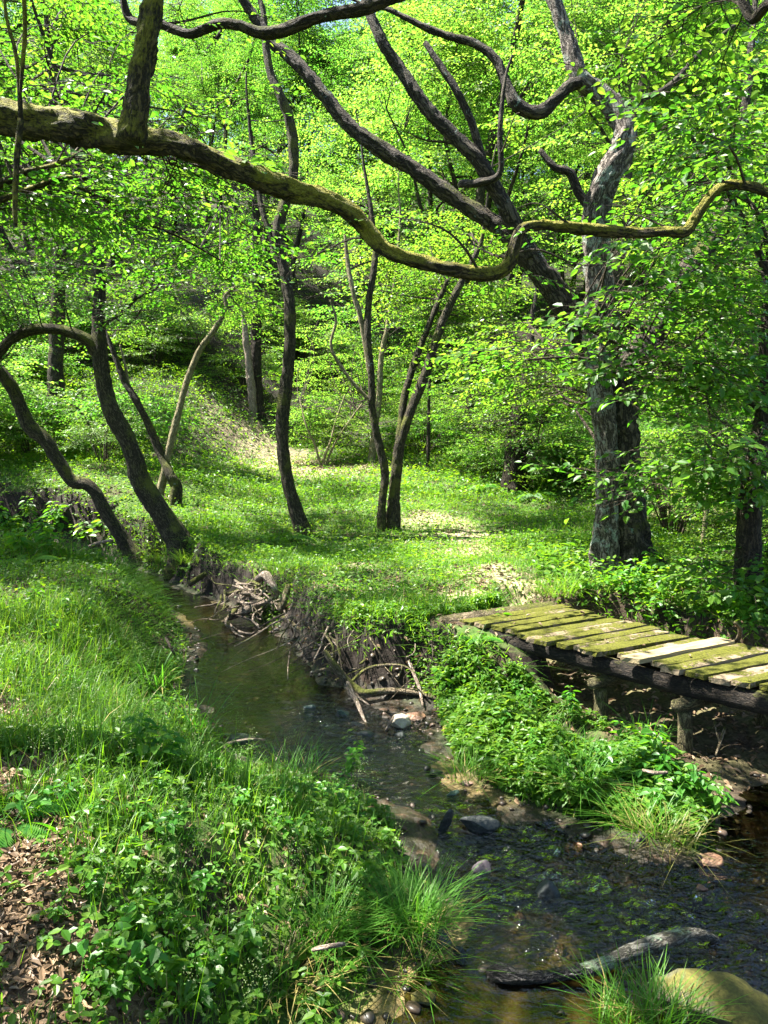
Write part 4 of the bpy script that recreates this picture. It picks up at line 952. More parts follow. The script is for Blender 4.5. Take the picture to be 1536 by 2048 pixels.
for k, (px, py) in enumerate([(700, 1520), (770, 1545), (845, 1610), (1010, 1700), (1150, 1700), (1190, 1790), (1040, 1830), (1250, 1840), (730, 1480), (905, 1600), (1120, 1900), (960, 1800), (560, 1450), (650, 1500), (870, 1560), (1330, 1800)]):
    stone('stone', 'rounded brown stone lying on the stream bed among its fellows', px, py, rg.uniform(22, 52), rg.uniform(.6, 1), rg.choice(['rust', 'pink', 'teal', 'slate']), WZ - .045, .5, rg.uniform(0, 3), .35, 50 + k, group='stones under the shallow water')

import bmesh
def pebbles():
    rg = np.random.default_rng(8); bm = bmesh.new(); bmesh.ops.create_icosphere(bm, subdivisions=2, radius=1)
    S = np.array([v.co[:] for v in bm.verts]); F = np.array([[v.index for v in f.verts] for f in bm.faces]); bm.free()
    n = 30000; x, y = rg.uniform(-3.2, 3.2, n), rg.uniform(2.0, 9.5, n); d = sdist(np.stack([x, y], 1), STREAM)
    k = (d < .10) & (d > -1.1) & (rg.random(n) < .10 + .5 * sstep(-.35, .0, d) * (fbm(x * 2, y * 2, 9) > .48)); x, y = x[k][:800], y[k][:800]
    V, FF = [], []
    for i in range(len(x)):
        r = .011 + .034 * rg.random() ** 2.5; C = S * np.array([1, rg.uniform(.55, .95), rg.uniform(.3, .6)])
        for _ in range(5):
            q = rg.normal(0, 1, 3); q /= np.linalg.norm(q); C = C - np.maximum(0, C @ q - rg.uniform(.4, .75))[:, None] * q
        C = C @ rotm(rg.uniform(0, 6.28), rg.normal(0, .2), rg.normal(0, .2)).T * r
        V.append(C + np.array([x[i], y[i], 0])); FF.append(F + i * len(S))
    V = np.concatenate(V); Z = np.repeat(H(x, y), len(S)); V[:, 2] += Z + .004
    m = M('gravel'); g = m.n('ShaderNodeNewGeometry')
    c = m.ramp(g.outputs['Random Per Island'], [(0, (.012, .011, .010)), (.45, (.035, .026, .018)), (.75, (.08, .05, .034)), (.95, (.15, .10, .075)), (1, (.2, .17, .13))])
    c = m.mix(m.math('MULTIPLY', m.noise(g.outputs['Position'], 60, 4), .7), c, (.03, .026, .015))
    return build('gravel', V, [(np.concatenate(FF), 0)], [m.done(m.principled(c, .4, .4).outputs[0])], smooth=True)
tag(pebbles(), 'small stones and gravel along the stream bed', 'gravel', kind='stuff')

# ------------------------------------------------------------------ dead wood
def stick(name, label, rows, bark, group=None, cat='branch', seg=7, lump=.14, seed=0, twigs=()):
    """rows: px py z r_px, on the sight line at that height; the thing stands at its first point"""
    def conv(rows):
        out = []
        for (px, py, z, r) in rows:
            p = onz(px, py, z); out.append((*p, r * (p[1] / ray(px, py)[1]) / FPX))
        return out
    P = conv(rows); q = np.array(P[0][:3])
    V, fs, bk = tube(np.array(P), seg, lump, 0, seed, step=.03); a = Acc(); a.add(V, fs, 0, bk)
    for tw in twigs:
        V, fs, bk = tube(np.array(conv(tw)), 6, .1, 0, seed + 1, step=.03); a.add(V, fs, 0, bk)
    o = a.build(name, [bark], None, True, q); o.location = q
    return tag(o, label, cat, group)
wl = WZ
lg = [(978, 1950, wl - .01, 12), (1000, 1946, wl + .02, 20), (1030, 1953, wl + .02, 17), (1080, 1955, wl + .015, 13), (1120, 1950, wl + .02, 12), (1160, 1945, wl + .025, 13)]
root = empty('fallen_log', onz(1180, 1940, wl), 'crooked log lying in the shallows with a lichen-crusted upper half', 'log')
q = np.array(root.location)
def conv(rows): return [(*onz(a, b, z), r * (onz(a, b, z)[1] / ray(a, b)[1]) / FPX) for (a, b, z, r) in rows]
log('wet_end', conv(lg + [(1185, 1937, wl + .03, 13)]), BK_LOGWET, root, q, 14, .22, 'black waterlogged lower end', 3)
log('trunk', conv([(1165, 1944, wl + .025, 14), (1190, 1935, wl + .035, 15), (1225, 1920, wl + .05, 14), (1262, 1906, wl + .07, 14), (1300, 1890, wl + .09, 15), (1335, 1880, wl + .10, 15), (1370, 1872, wl + .10, 12), (1400, 1870, wl + .08, 12), (1425, 1876, wl + .03, 8), (1440, 1882, wl - .02, 5)]), BK_LOG, root, q, 16, .16, 'upper half crusted with pale green lichen', 4)

D, DM = BK_DEAD, BK_DEADMOSS
stick('driftwood', 'forked mossy driftwood branch slanting from the undercut bank to the gravel', [(648, 1302, -.15, 5), (668, 1330, -.25, 7), (690, 1358, -.38, 8), (712, 1376, -.45, 8), (730, 1386, -.47, 8), (780, 1382, -.48, 7), (830, 1384, -.47, 7), (870, 1394, -.44, 6), (925, 1412, -.40, 4)], DM, seed=3, seg=9,
      twigs=[[(690, 1358, -.38, 6), (660, 1338, -.3, 4), (625, 1345, -.33, 3)], [(700, 1366, -.42, 4), (740, 1335, -.3, 3), (800, 1330, -.25, 2), (830, 1345, -.25, 1.5)]])
stick('driftwood', 'bleached stick leaning from the driftwood fork down into the water', [(694, 1366, -.4, 6), (702, 1385, -.45, 7), (712, 1400, -.5, 5), (722, 1425, -.53, 4), (735, 1455, -.58, 2.5)], D, seed=4, twigs=[[(702, 1385, -.45, 4), (720, 1398, -.5, 3), (738, 1410, -.53, 2)]])
stick('driftwood', 'short pale stick poking from the riffle beside the cream stone', [(772, 1462, wl - .02, 3), (780, 1447, wl + .05, 3), (788, 1432, wl + .1, 2)], D)
stick('fallen_branch', 'half-buried brown stick on the near bank by the water', [(432, 1504, wl + .06, 5), (470, 1514, wl + .08, 7), (500, 1526, wl + .08, 7), (520, 1532, wl + .07, 6)], D, seed=8, twigs=[[(470, 1514, wl + .08, 4), (450, 1490, wl + .12, 3), (500, 1478, wl + .15, 2.5), (530, 1480, wl + .15, 2)]])
stick('fallen_branch', 'mossy stick under the bank left of the branch heap', [(378, 1168, -.4, 6), (395, 1158, -.33, 6), (412, 1146, -.25, 5)], DM, seed=9)
stick('fallen_branch', 'mossy branch leaning upright at the right end of the branch heap', [(560, 1222, -.40, 8), (568, 1200, -.28, 8), (578, 1170, -.12, 6)], DM, seed=10)
stick('fallen_branch', 'brown arched root-like branch curling over the top of the heap', [(512, 1160, -.1, 5), (530, 1150, -.03, 9), (545, 1168, -.1, 7), (555, 1185, -.2, 5), (553, 1196, -.3, 3)], D, seed=11)
rg = np.random.default_rng(21)
heap = [[(450, 1188, -.3, 4), (470, 1184, -.28, 4), (500, 1165, -.2, 4), (520, 1170, -.2, 3)], [(475, 1168, -.22, 4), (500, 1190, -.28, 5), (540, 1205, -.33, 4), (572, 1212, -.35, 3)], [(460, 1235, -.5, 6), (490, 1222, -.42, 8), (520, 1208, -.36, 7), (540, 1200, -.3, 4)],
        [(445, 1245, -.52, 4), (462, 1230, -.45, 5), (480, 1205, -.35, 3), (478, 1180, -.28, 3)], [(490, 1180, -.25, 4), (480, 1200, -.32, 4), (495, 1215, -.4, 3), (520, 1222, -.45, 3)], [(455, 1220, -.42, 2.5), (475, 1230, -.45, 2.5), (500, 1240, -.5, 2.5), (518, 1252, -.55, 2)],
        [(508, 1140, -.1, 3), (512, 1165, -.2, 3), (508, 1195, -.3, 2)], [(530, 1180, -.22, 3), (515, 1195, -.3, 3), (490, 1200, -.34, 2)], [(460, 1250, -.5, 3), (475, 1262, -.52, 3), (500, 1268, -.54, 3), (520, 1262, -.55, 2)], [(548, 1196, -.3, 3), (530, 1215, -.4, 3), (505, 1232, -.48, 2)], [(470, 1160, -.2, 2.5), (492, 1176, -.24, 2.5), (512, 1182, -.26, 2)]]
for k, h in enumerate(heap):
    stick('fallen_branch', 'pale dead branch tangled in the heap at the bend of the stream', h, D if k % 3 else DM, 'dead branches heaped at the stream bend', seed=k, twigs=[[h[1], (h[1][0] + rg.uniform(-25, 25), h[1][1] + rg.uniform(-25, 10), h[1][2] + rg.uniform(0, .1), 1.5)]])
roots = [[(560, 1232, -.3, 4), (580, 1245, -.35, 5), (600, 1262, -.42, 5), (618, 1275, -.48, 4)], [(622, 1228, -.2, 3), (618, 1250, -.3, 4), (612, 1275, -.42, 4)], [(680, 1262, -.15, 2.5), (720, 1268, -.2, 3.5), (760, 1258, -.15, 3)], [(700, 1245, -.1, 2), (688, 1290, -.25, 2.5), (675, 1332, -.38, 2)],
         [(702, 1284, -.2, 2.5), (715, 1310, -.3, 3), (728, 1345, -.4, 3), (732, 1378, -.5, 2)], [(660, 1308, -.3, 2.5), (700, 1306, -.3, 2.5), (720, 1308, -.3, 2)], [(795, 1255, -.1, 2.5), (760, 1298, -.22, 3), (720, 1328, -.3, 2.5)], [(800, 1240, -.05, 2.5), (802, 1280, -.15, 3), (815, 1300, -.2, 3), (870, 1290, -.2, 2)], [(838, 1262, -.08, 3), (815, 1300, -.2, 3.5), (800, 1345, -.35, 3), (795, 1358, -.4, 2)],
         [(812, 1305, -.22, 4), (825, 1340, -.32, 4), (838, 1375, -.42, 3.5), (846, 1412, -.5, 2)], [(835, 1265, -.08, 2), (840, 1285, -.15, 2), (822, 1290, -.18, 2)], [(765, 1260, -.1, 2), (735, 1285, -.2, 2.5), (712, 1298, -.26, 2)], [(640, 1272, -.3, 2), (655, 1300, -.35, 2), (668, 1312, -.38, 2)], [(780, 1320, -.3, 2), (740, 1330, -.34, 2), (700, 1340, -.4, 2)]]
for k, h in enumerate(roots):
    stick('root', 'bare root dangling from the undercut bank beside the driftwood', h, D if k % 2 else DM, 'roots hanging from the undercut bank', cat='root', seed=k + 40)
rg = np.random.default_rng(33)
for k in range(70):
    t = rg.random(); lip = [(560, 1225), (600, 1240), (640, 1262), (690, 1255), (740, 1262), (800, 1265), (850, 1275), (880, 1300)]
    i = min(6, int(t * 7)); f = t * 7 - i
    a, b = lip[i][0] * (1 - f) + lip[i + 1][0] * f, lip[i][1] * (1 - f) + lip[i + 1][1] * f
    h = [(a, b + rg.uniform(-15, 15), -.08 - .1 * rg.random(), rg.uniform(1, 2.6))]; dx = rg.normal(0, 14)
    for j in range(rg.integers(3, 6)):
        dx += rg.normal(0, 12); a, b, z_, r_ = h[-1]; h.append((a + dx, b + rg.uniform(10, 30), max(z_ - rg.uniform(.04, .12), WZ + .01), r_ * .82))
    stick('root', 'bare root dangling from the undercut bank beside the driftwood', h, [D, DM, BK_TWIG][k % 3], 'roots hanging from the undercut bank', cat='root', seed=k + 80, seg=5)
for k in range(26):
    a, b = rg.uniform(440, 570), rg.uniform(1165, 1240); h = [(a, b, -.2 - (b - 1165) * .0035, rg.uniform(1.2, 3))]; an = rg.uniform(-.6, 3.7)
    for j in range(4):
        an += rg.normal(0, .35); a, b, z_, r_ = h[-1]; h.append((a + 18 * math.cos(an), b + 12 * math.sin(an), max(WZ, z_ + rg.normal(-.01, .04)), r_ * .85))
    stick('fallen_branch', 'pale dead branch tangled in the heap at the bend of the stream', h, [D, D, DM][k % 3], 'dead branches heaped at the stream bend', seed=k + 200, seg=5)
stick('fallen_branch', 'thin forked twig standing in the shade under the footbridge', [(1450, 1455, -.3, 3), (1440, 1485, -.38, 3), (1432, 1510, -.45, 2)], DM, twigs=[[(1440, 1485, -.38, 2.5), (1432, 1460, -.32, 2), (1428, 1440, -.28, 2)]])
stick('fallen_branch', 'curved mossy stick in the leaves behind the footbridge', [(1465, 1285, .02, 4), (1478, 1275, .1, 5), (1480, 1258, .2, 4), (1470, 1245, .28, 3)], DM)
stick('fallen_branch', 'short pale stick lying across the leafy spit', [(1285, 1540, -.22, 3), (1310, 1546, -.22, 4), (1335, 1545, -.22, 3)], D)
stick('fallen_branch', 'pale twig half hidden in the grass by the sand', [(625, 1900, -.3, 4), (650, 1894, -.28, 5), (690, 1888, -.28, 4)], D)
stick('fallen_branch', 'dark broken twig stuck in the near bank grass', [(332, 1275, -.1, 2.5), (340, 1292, -.15, 3), (350, 1310, -.22, 2)], BK_DARK)
stick('fallen_branch', 'pale thin stick among the ferns on the far left bank', [(150, 1108, -.35, 3), (190, 1088, -.1, 3.5), (225, 1080, 0, 3)], D)
stick('fallen_branch', 'second thin stick low on the far left bank', [(165, 1118, -.4, 3), (195, 1114, -.35, 3.5), (215, 1112, -.33, 3)], DM)

# ------------------------------------------------------------------ the wood on the slope
def free_tree(seed, height, boughs, leaf_t, limbs=5, lean=.06, low=.22, rad=2.1):
    """trunk, limbs and crown as V/F lists round the origin"""
    rng = np.random.default_rng(seed)
    tr = Acc(); p = np.array([0, 0, -.4]); d = np.array([rng.normal(0, lean), rng.normal(0, lean), 1.0]); r = height * .0105
    path = [(*p, r * 1.1)]; n = 9
    for k in range(n):
        d = d + np.array([rng.normal(0, .16), rng.normal(0, .16), .10]); d /= np.linalg.norm(d)
        p = p + d * (height * .92 + .4) / n; path.append((*p, r * (1 - .85 * (k + 1) / n) + .008))
    V, fs, bk = tube(path, 9, .12, .35, seed); tr.add(V, fs, 0, bk)
    S = spline(np.array(path), .2); nodes = [S]
    for k in range(limbs):
        i = int(len(S) * rng.uniform(.28, .8)); b = S[i]
        a = rng.uniform(0, 6.28); L = height * rng.uniform(.2, .36) * (1.2 - i / len(S)); q = b[:3].copy(); lp = [(*q, b[3] * .6)]
        dd = np.array([math.cos(a), math.sin(a), rng.uniform(.3, 1.1)])
        for j in range(4):
            dd = dd + rng.normal(0, .22, 3); dd /= np.linalg.norm(dd); q = q + dd * L / 4; lp.append((*q, b[3] * .6 * (1 - .8 * (j + 1) / 4)))
        V, fs, bk = tube(lp, 7, .1, 0, seed + k); tr.add(V, fs, 0, bk); nodes.append(spline(np.array(lp), .2))
    nodes = np.vstack(nodes)
    lf = Leafage(rng, carve=False)
    for k in range(boughs):
        z = height * (low + (1.02 - low) * rng.random() ** .62); f = z / height
        R_ = rad * (.55 + .75 * math.sin(math.pi * min(1, f * 1.05)) ** .7) * rng.uniform(.35, 1.05); a = rng.uniform(0, 6.28)
        c = S[min(len(S) - 1, int(f * (len(S) - 1)))][:3]
        t = np.array([c[0] + math.cos(a) * R_, c[1] + math.sin(a) * R_, z])
        s = nodes[int(np.argmin(np.linalg.norm(nodes[:, :3] - t, axis=1) + 2 * np.maximum(0, nodes[:, 2] - t[2])))]
        bough(lf, s[:3], t, rng, leaf_t, 7, .012, 1.0)
    return tr, lf

def make_thing(seed, name, label, cat, group, height, boughs, leaf_t, leaf, bark, **kw):
    tr, lf = free_tree(seed, height, boughs, leaf_t, **kw)
    root = empty(name, (0, 0, 0), label, cat, group)
    tr.build('trunk', [bark], root, True); lf.build('crown', [leaf, BK_TWIG], root, (0, 0, 0))
    return root

def make_shrub(seed, label, group, height, width, boughs, leaf_t, leaf):
    rng = np.random.default_rng(seed); tr = Acc(); lf = Leafage(rng, carve=False); root = empty('shrub', (0, 0, 0), label, 'shrub', group)
    for k in range(boughs):
        a = rng.uniform(0, 6.28); rr = width * rng.uniform(.1, 1) ** .7; z = height * rng.uniform(.3, 1.0) * (1 - .35 * (rr / width) ** 2)
        t = np.array([math.cos(a) * rr, math.sin(a) * rr, z]); b = np.array([math.cos(a) * .08, math.sin(a) * .08, -.1])
        mid = b + (t - b) * .5 + np.array([0, 0, .22 * height])
        V, fs, bk = tube([(*b, .012), (*mid, .009), (*(t * .8 + mid * .2), .006)], 5, .05, 0, k); tr.add(V, fs, 0, bk)
        bough(lf, mid, t, rng, leaf_t, 6, .006, .9)
    tr.build('stem', [BK_TWIG], root, True); lf.build('crown', [leaf, BK_TWIG], root, (0, 0, 0))
    return root

rng = np.random.default_rng(101)
PROTO = [make_thing(201 + k, 'tree', 'x', 'tree', 'trees on the wooded slope', 12.0 + 1.4 * k, 88 + 8 * k, SPRAYS_FAR, LF_FAR, [BK_MID, BK_DARK, BK_DARK][k % 3], low=[.2, .32, .40, .25, .36][k], rad=2.3 + .2 * k) for k in range(5)]
SHR = [make_shrub(301 + k, 'x', 'x', 1.5 + .5 * k, 1.1 + .25 * k, 20 + 6 * k, [SPRAYS_FAR, SPRAYS, SPRAYS_FAR][k], [LF_FAR, LF_TREE, LF_FAR][k]) for k in range(3)]
def zone(x, y):
    s = x / y
    side = 'left of the clearing' if s < -.22 else 'behind the clearing' if s < .12 else 'to the right behind the old trunk'
    return side, ('on the nearer slope ' if y < 30 else 'high on the far slope ')
used = {}
def shades_spot(x, y, z, rad):
    """would a crown here darken one of the sunlit places?"""
    for (cx, cy_, cz, rx, ry) in SP:
        for h in (3.0, 5.5, 8.0, 10.5, 13.0):
            ax, ay = x - SUN[0] / SUN[2] * (h) - cx, y - SUN[1] / SUN[2] * (h) - cy_
            if cy_ > 15 and math.hypot(ax, ay) < rad + max(rx, ry) * .4 + (1.1 if cx < 0 and 17 < cy_ < 22 and rad > 1 else 0): return True
    return False
pts = []
y = 16.0
while y < 72:
    stp = 3.1 + (y - 16) * .045
    x = -(y * .56 + 5) + rng.uniform(0, stp)
    while x < y * .56 + 5:
        xx, yy = x + rng.uniform(-.35, .35) * stp, y + rng.uniform(-.4, .4) * stp
        x += stp
        foot = 20.5 - 5.0 * float(sstep(-3.0, -7.0, xx)) - 2.5 * float(sstep(2.0, 6.0, xx))
        if yy < foot or rng.random() < .15: continue
        if abs(xx + 2.2) < 1.0 + .02 * yy and yy < 30: continue
        if shades_spot(xx, yy, h1(xx, yy), 2.3): continue
        if any(math.hypot(xx - t.location.x, yy - t.location.y) < 1.2 for t in T.values()): continue
        pts.append((xx, yy))
    y += stp * .9
first = set()
for k, (xx, yy) in enumerate(pts):
    pi = int(rng.integers(0, len(PROTO)))
    side, dist = zone(xx, yy)
    o = copy_thing(PROTO[pi], (xx, yy, h1(xx, yy)), rng.uniform(0, 6.28), rng.uniform(.75, 1.1), 'slim leafy tree ' + dist + side, (rng.normal(0, .04), rng.normal(0, .04)))
    o['group'] = 'trees ' + dist + side
def drop(o):
    for ch in list(o.children): bpy.data.objects.remove(ch)
    bpy.data.objects.remove(o)
for o in PROTO: drop(o)
def shrubs(n, x0, x1, y0, y1, label, group, kinds=(0, 1, 2), sc=(.6, 1.1), avoid=1.0, stem_gap=.9):
    made = []
    for _ in range(n * 12):
        if len(made) >= n: break
        xx, yy = rng.uniform(x0, x1), rng.uniform(y0, y1)
        if abs(xx) > yy * .56 + 1.5 or any(math.hypot(xx - a, yy - b) < avoid for a, b in made): continue
        if min(math.hypot(xx - s[0], yy - s[1]) - max(s[3], s[4]) - (.5 if s[1] > 15 else 0) for s in SPOTS) < -.1: continue
        if -7.5 < xx < .6 and 16.8 < yy < 22.6: continue
        if shades_spot(xx, yy, 0, .3) or any(math.hypot(xx - t.location.x, yy - t.location.y) < stem_gap for t in T.values()): continue
        o = copy_thing(SHR[kinds[int(rng.integers(0, len(kinds)))]], (xx, yy, h1(xx, yy)), rng.uniform(0, 6.28), rng.uniform(*sc), label)
        o['group'] = group; made.append((xx, yy))
shrubs(34, -12, -4.4, 14.6, 24, 'leafy shrub in the shade at the foot of the slope left of the clearing', 'shrubs on the left slope', avoid=1.1)
shrubs(34, -5, 4, 20.5, 30, 'leafy shrub on the rise behind the sunlit patch', 'shrubs behind the clearing', avoid=1.1)
shrubs(30, 4.2, 14, 10.5, 22, 'leafy shrub in the dark thicket to the right of the old trunk', 'shrubs in the right thicket', avoid=1.1)
shrubs(12, 1.8, 5, 15.2, 20, 'leafy shrub between the squat trunk and the slope', 'shrubs by the squat trunk', avoid=.9, sc=(.5, .9))
shrubs(10, 3.6, 6.5, 6.6, 10, 'small leafy shrub beside the dark border tree', 'shrubs by the border tree', (1,), (.35, .6), .7)
for o in SHR: drop(o)

# the glade is open to the sun: no tree or shrub copy stands in the beam that falls on it
for _ in range(6):
    bpy.context.view_layer.update(); dgr = bpy.context.evaluated_depsgraph_get(); hits = {}
    for px in range(470, 740, 12):
        for py in range(885, 985, 10):
            q = ground(px, py)
            h_, _l, _n, _i, ob, _m = SC.ray_cast(dgr, Vector((q[0], q[1], q[2] + .35)), Vector(SUN))
            if h_ and ob.parent and ob.parent.name.split('.')[0] in ('tree', 'shrub') and ob.parent is not T['layer']: hits[ob.parent.name] = hits.get(ob.parent.name, 0) + 1
    gone = [k for k, v in hits.items() if v >= 3]
    for k in gone: drop(bpy.data.objects[k])
    if not gone: break

# the wood beyond, which reads as one mass
lf = Leafage(rng, carve=False)
n = 3800
yy = rng.uniform(58, 105, n); xx = rng.uniform(-1, 1, n) * (yy * .56 + 6)
zz = H(xx, yy) + 12 * rng.random(n) ** .8 * (.55 + .6 * vnoise(xx * .22, yy * .22, 5))
lf.put(np.stack([xx, yy, zz], 1), rng.uniform(0, 6.28, n), rng.normal(.05, .3, n), rng.normal(0, .3, n), rng.uniform(2.2, 3.4, n), SPRAYS_FAR)
tag(lf.build('forest', [LF_FAR, BK_TWIG], None, (0, 0, 0)), 'far wood closing the view at the top of the slope', 'forest', kind='stuff')

# low growth carpeting the slope
lf = Leafage(rng, carve=False)
n = 8000
yy = 14.5 + 36 * rng.random(n) ** 1.5; xx = rng.uniform(-1, 1, n) * (yy * .54 + 2)
foot = 20.3 - 5.6 * sstep(-3.0, -7.0, xx) - 2.5 * sstep(2.0, 5.0, xx)
k = ((yy > foot) & (blobs(xx, yy, [(a, b, r * 1.5) for a, b, r in PATH_GLARE]) < .3)) | ((xx > 2.5) & (yy > 12) & (rng.random(n) < .4))
xx, yy = xx[k], yy[k]; n = len(xx)
zz = H(xx, yy) + .08 + rng.random(n) ** 1.6 * .75 * (.25 + fbm(xx * .5, yy * .5, 8))
lf.put(np.stack([xx, yy, zz], 1), rng.uniform(0, 6.28, n), rng.normal(0, .3, n), rng.normal(0, .25, n), rng.uniform(.4, .8, n) * (.7 + yy * .012), SPRAYS_FAR)
tag(lf.build('undergrowth', [LF_COVER, BK_TWIG], None, (0, 0, 0)), 'leafy undergrowth carpeting the wooded slope', 'undergrowth', kind='stuff')

# ------------------------------------------------------------------ what grows on the ground
def info(x, y):
    P = np.stack([x, y], 1); d = np.full(len(x), 9.0)
    k = (np.abs(x) < 18) & (y < 16); d[k] = np.minimum(sdist(P[k], STREAM), sdist(P[k], GULLY) + .05)
    return d, np.maximum(blobs(x, y, LITTER), .8 * blobs(x, y, PATH_GLARE, 3, 1.5, .4))
DQ = [deck(a, b)[:2] for a, b in ((-.1, -.05), (4.9, -.05), (4.9, 1.05), (-.1, 1.05))]
DQN2 = np.array([deck(a, b)[:2] for a, b in ((-.2, -.34), (.65, -.34), (.65, -.12), (4.9, -.12), (4.9, 1.02), (-.05, 1.02), (-.2, .5))])
DQN = np.array([deck(a, b)[:2] for a, b in ((-.2, -.45), (4.9, -.45), (4.9, 1.02), (-.05, 1.02), (-.2, .5))])
def bank_cut(x, y): return idw(np.stack([x, y], 1), BANK)
def under_deck(x, y): return sdist(np.stack([x, y], 1), np.array(DQ)) < .02
def scatter(n, x0, x1, y0, y1, rng, clump=.5, scale=1.4, shore=.04, litter_ok=.06, fr=.56, seed=0):
    x, y = rng.uniform(x0, x1, n), rng.uniform(y0, y1, n)
    d, l = info(x, y)
    keep = (d > shore) & (np.abs(x) < y * fr + .7) & (rng.random(n) > (1 - litter_ok) * l) & ~under_deck(x, y)
    keep &= rng.random(n) < (1 - clump) + 2 * clump * sstep(.3, .7, fbm(x * scale, y * scale, seed))
    z = H(x, y); keep &= ~((bank_cut(x, y) < .42) & (x > -2.7) & (d < 1.0) & (z < -.12) & (rng.random(n) < .93))
    keep &= (sdist(np.stack([x, y], 1), DQN) > .02)
    for (tx, ty, r_) in STEMS: keep &= np.hypot(x - tx, y - ty) > r_
    x, y = x[keep], y[keep]
    return np.stack([x, y, H(x, y)], 1), d[keep]
STEMS = [(t.location.x, t.location.y, .12) for t in T.values()] + [(T['oak'].location.x, T['oak'].location.y, .33)]

class Greens:
    def __init__(s): s.v, s.f, s.n = [], [], 0
    def blades(s, base, h, yaw, lean, curl, width, segs=3, mat=0):
        n = len(base); dirx, diry = np.cos(yaw), np.sin(yaw); V = []
        for i in range(segs + 1):
            t = i / segs
            out = h * (lean * t + curl * t * t); up = h * (t - .45 * curl * t * t - .2 * lean * t)
            c = base + np.stack([dirx * out, diry * out, up], 1)
            if i < segs:
                wv = (width * (1 - .75 * t * t) * .5)[:, None] * np.stack([-diry, dirx, 0 * dirx], 1)
                V += [c - wv, c + wv]
            else: V.append(c)
        V = np.stack(V, 1); K = 2 * segs + 1; o = (np.arange(n) * K)[:, None]
        for i in range(segs - 1): s.f.append((o + np.array([2 * i, 2 * i + 1, 2 * i + 3, 2 * i + 2]) + s.n, mat))
        s.f.append((o + np.array([2 * segs - 2, 2 * segs - 1, 2 * segs]) + s.n, mat))
        s.v.append(V.reshape(-1, 3)); s.n += n * K
    def leaves(s, pos, yaw, pitch, roll, l, wr, mat=0, quads=1, fold=.1, droop=.12):
        b = leaf_shape(1, wr, droop, fold, quads); K = len(b); Rm = rotm(yaw, pitch, roll) * np.asarray(l)[:, None, None]
        V = np.einsum('nij,kj->nki', Rm, b) + pos[:, None]
        Q = LQ1 if quads == 1 else LQ2
        s.f.append(((np.arange(len(pos))[:, None, None] * K + Q[None]).reshape(-1, 4) + s.n, mat)); s.v.append(V.reshape(-1, 3)); s.n += len(pos) * K
    def tris(s, V, F, mat): s.f.append((np.asarray(F) + s.n, mat)); s.v.append(V); s.n += len(V)
    def build(s, name, mats, parent=None, origin=(0, 0, 0)):
        V = np.concatenate(s.v) - np.asarray(origin)
        return build(name, V, s.f, mats, parent, False, {'bark': ('FLOAT_VECTOR', V)})

rng = np.random.default_rng(500)
U = rng.uniform
# grass
def bank_cut_(x, y): return idw(np.stack([x, y], 1), BANK)
g = Greens()
def grass(n, x0, x1, y0, y1, h0, h1_, wd, seed, clump=.6, dry=.05, segs=3, shore=.02):
    B, d = scatter(n, x0, x1, y0, y1, rng, clump, 1.7, shore, .05, seed=seed); m_ = len(B)
    hh = U(h0, h1_, m_) * (.55 + .9 * fbm(B[:, 0] * 1.1, B[:, 1] * 1.1, seed + 5)) * (.38 + .62 * sstep(0, .9, d)); k = rng.random(m_) < dry
    for sel, mat in ((~k, 0), (k, 1)):
        j = sel.nonzero()[0]
        g.blades(B[j], hh[j], U(0, 6.28, len(j)), np.abs(rng.normal(0, .28, len(j))), np.abs(rng.normal(.25, .28, len(j))), U(.7, 1.3, len(j)) * wd, segs, mat)
grass(30000, -3.0, 2.2, 1.5, 4.2, .08, .26, .0042, 1)
grass(36000, -4.2, 2.6, 3.6, 7.2, .12, .36, .005, 2)
grass(52000, -7.5, 4.5, 6.4, 11, .04, .13, .006, 3, segs=2)
grass(60000, -10, 6, 10, 16, .04, .12, .008, 4, segs=2)
grass(40000, -10, 6, 15, 23, .05, .15, .013, 5, segs=2)
grass(9000, -9, -2.4, 9.4, 12.8, .15, .40, .008, 6)
# blades hanging over the cut banks
n = 60000; x, y = U(-9, 3.5, n), U(4.2, 13, n); d, l = info(x, y); z = H(x, y)
e = .03; gxv, gyv = (H(x + e, y) - z) / e, (H(x, y + e) - z) / e; gm = np.hypot(gxv, gyv)
k = (gm > .5) & (d > .03) & (z > np.where((bank_cut(x, y) < .42) & (x > -2.7), -.14 - .2 * rng.random(n) ** 2, -.42)) & ~under_deck(x, y) & (rng.random(n) < .9)
B = np.stack([x, y, z], 1)[k]; m_ = len(B)
g.blades(B, U(.10, .30, m_), np.arctan2(-gyv[k], -gxv[k]) + rng.normal(0, .5, m_), U(.4, .8, m_), U(.5, 1.3, m_), U(.005, .008, m_), 3, 0)
k2 = k & (rng.random(n) < .5); B = np.stack([x, y, z + U(.02, .10, n)], 1)[k2]; m_ = len(B)
g.leaves(B, U(0, 6.28, m_), rng.normal(.35, .35, m_), rng.normal(0, .3, m_), U(.03, .065, m_), .6, 2)
tag(g.build('grass', [LF_GRASS, LF_DRY, LF_COVER]), 'fresh green grass over the banks and the clearing', 'grass', kind='stuff')

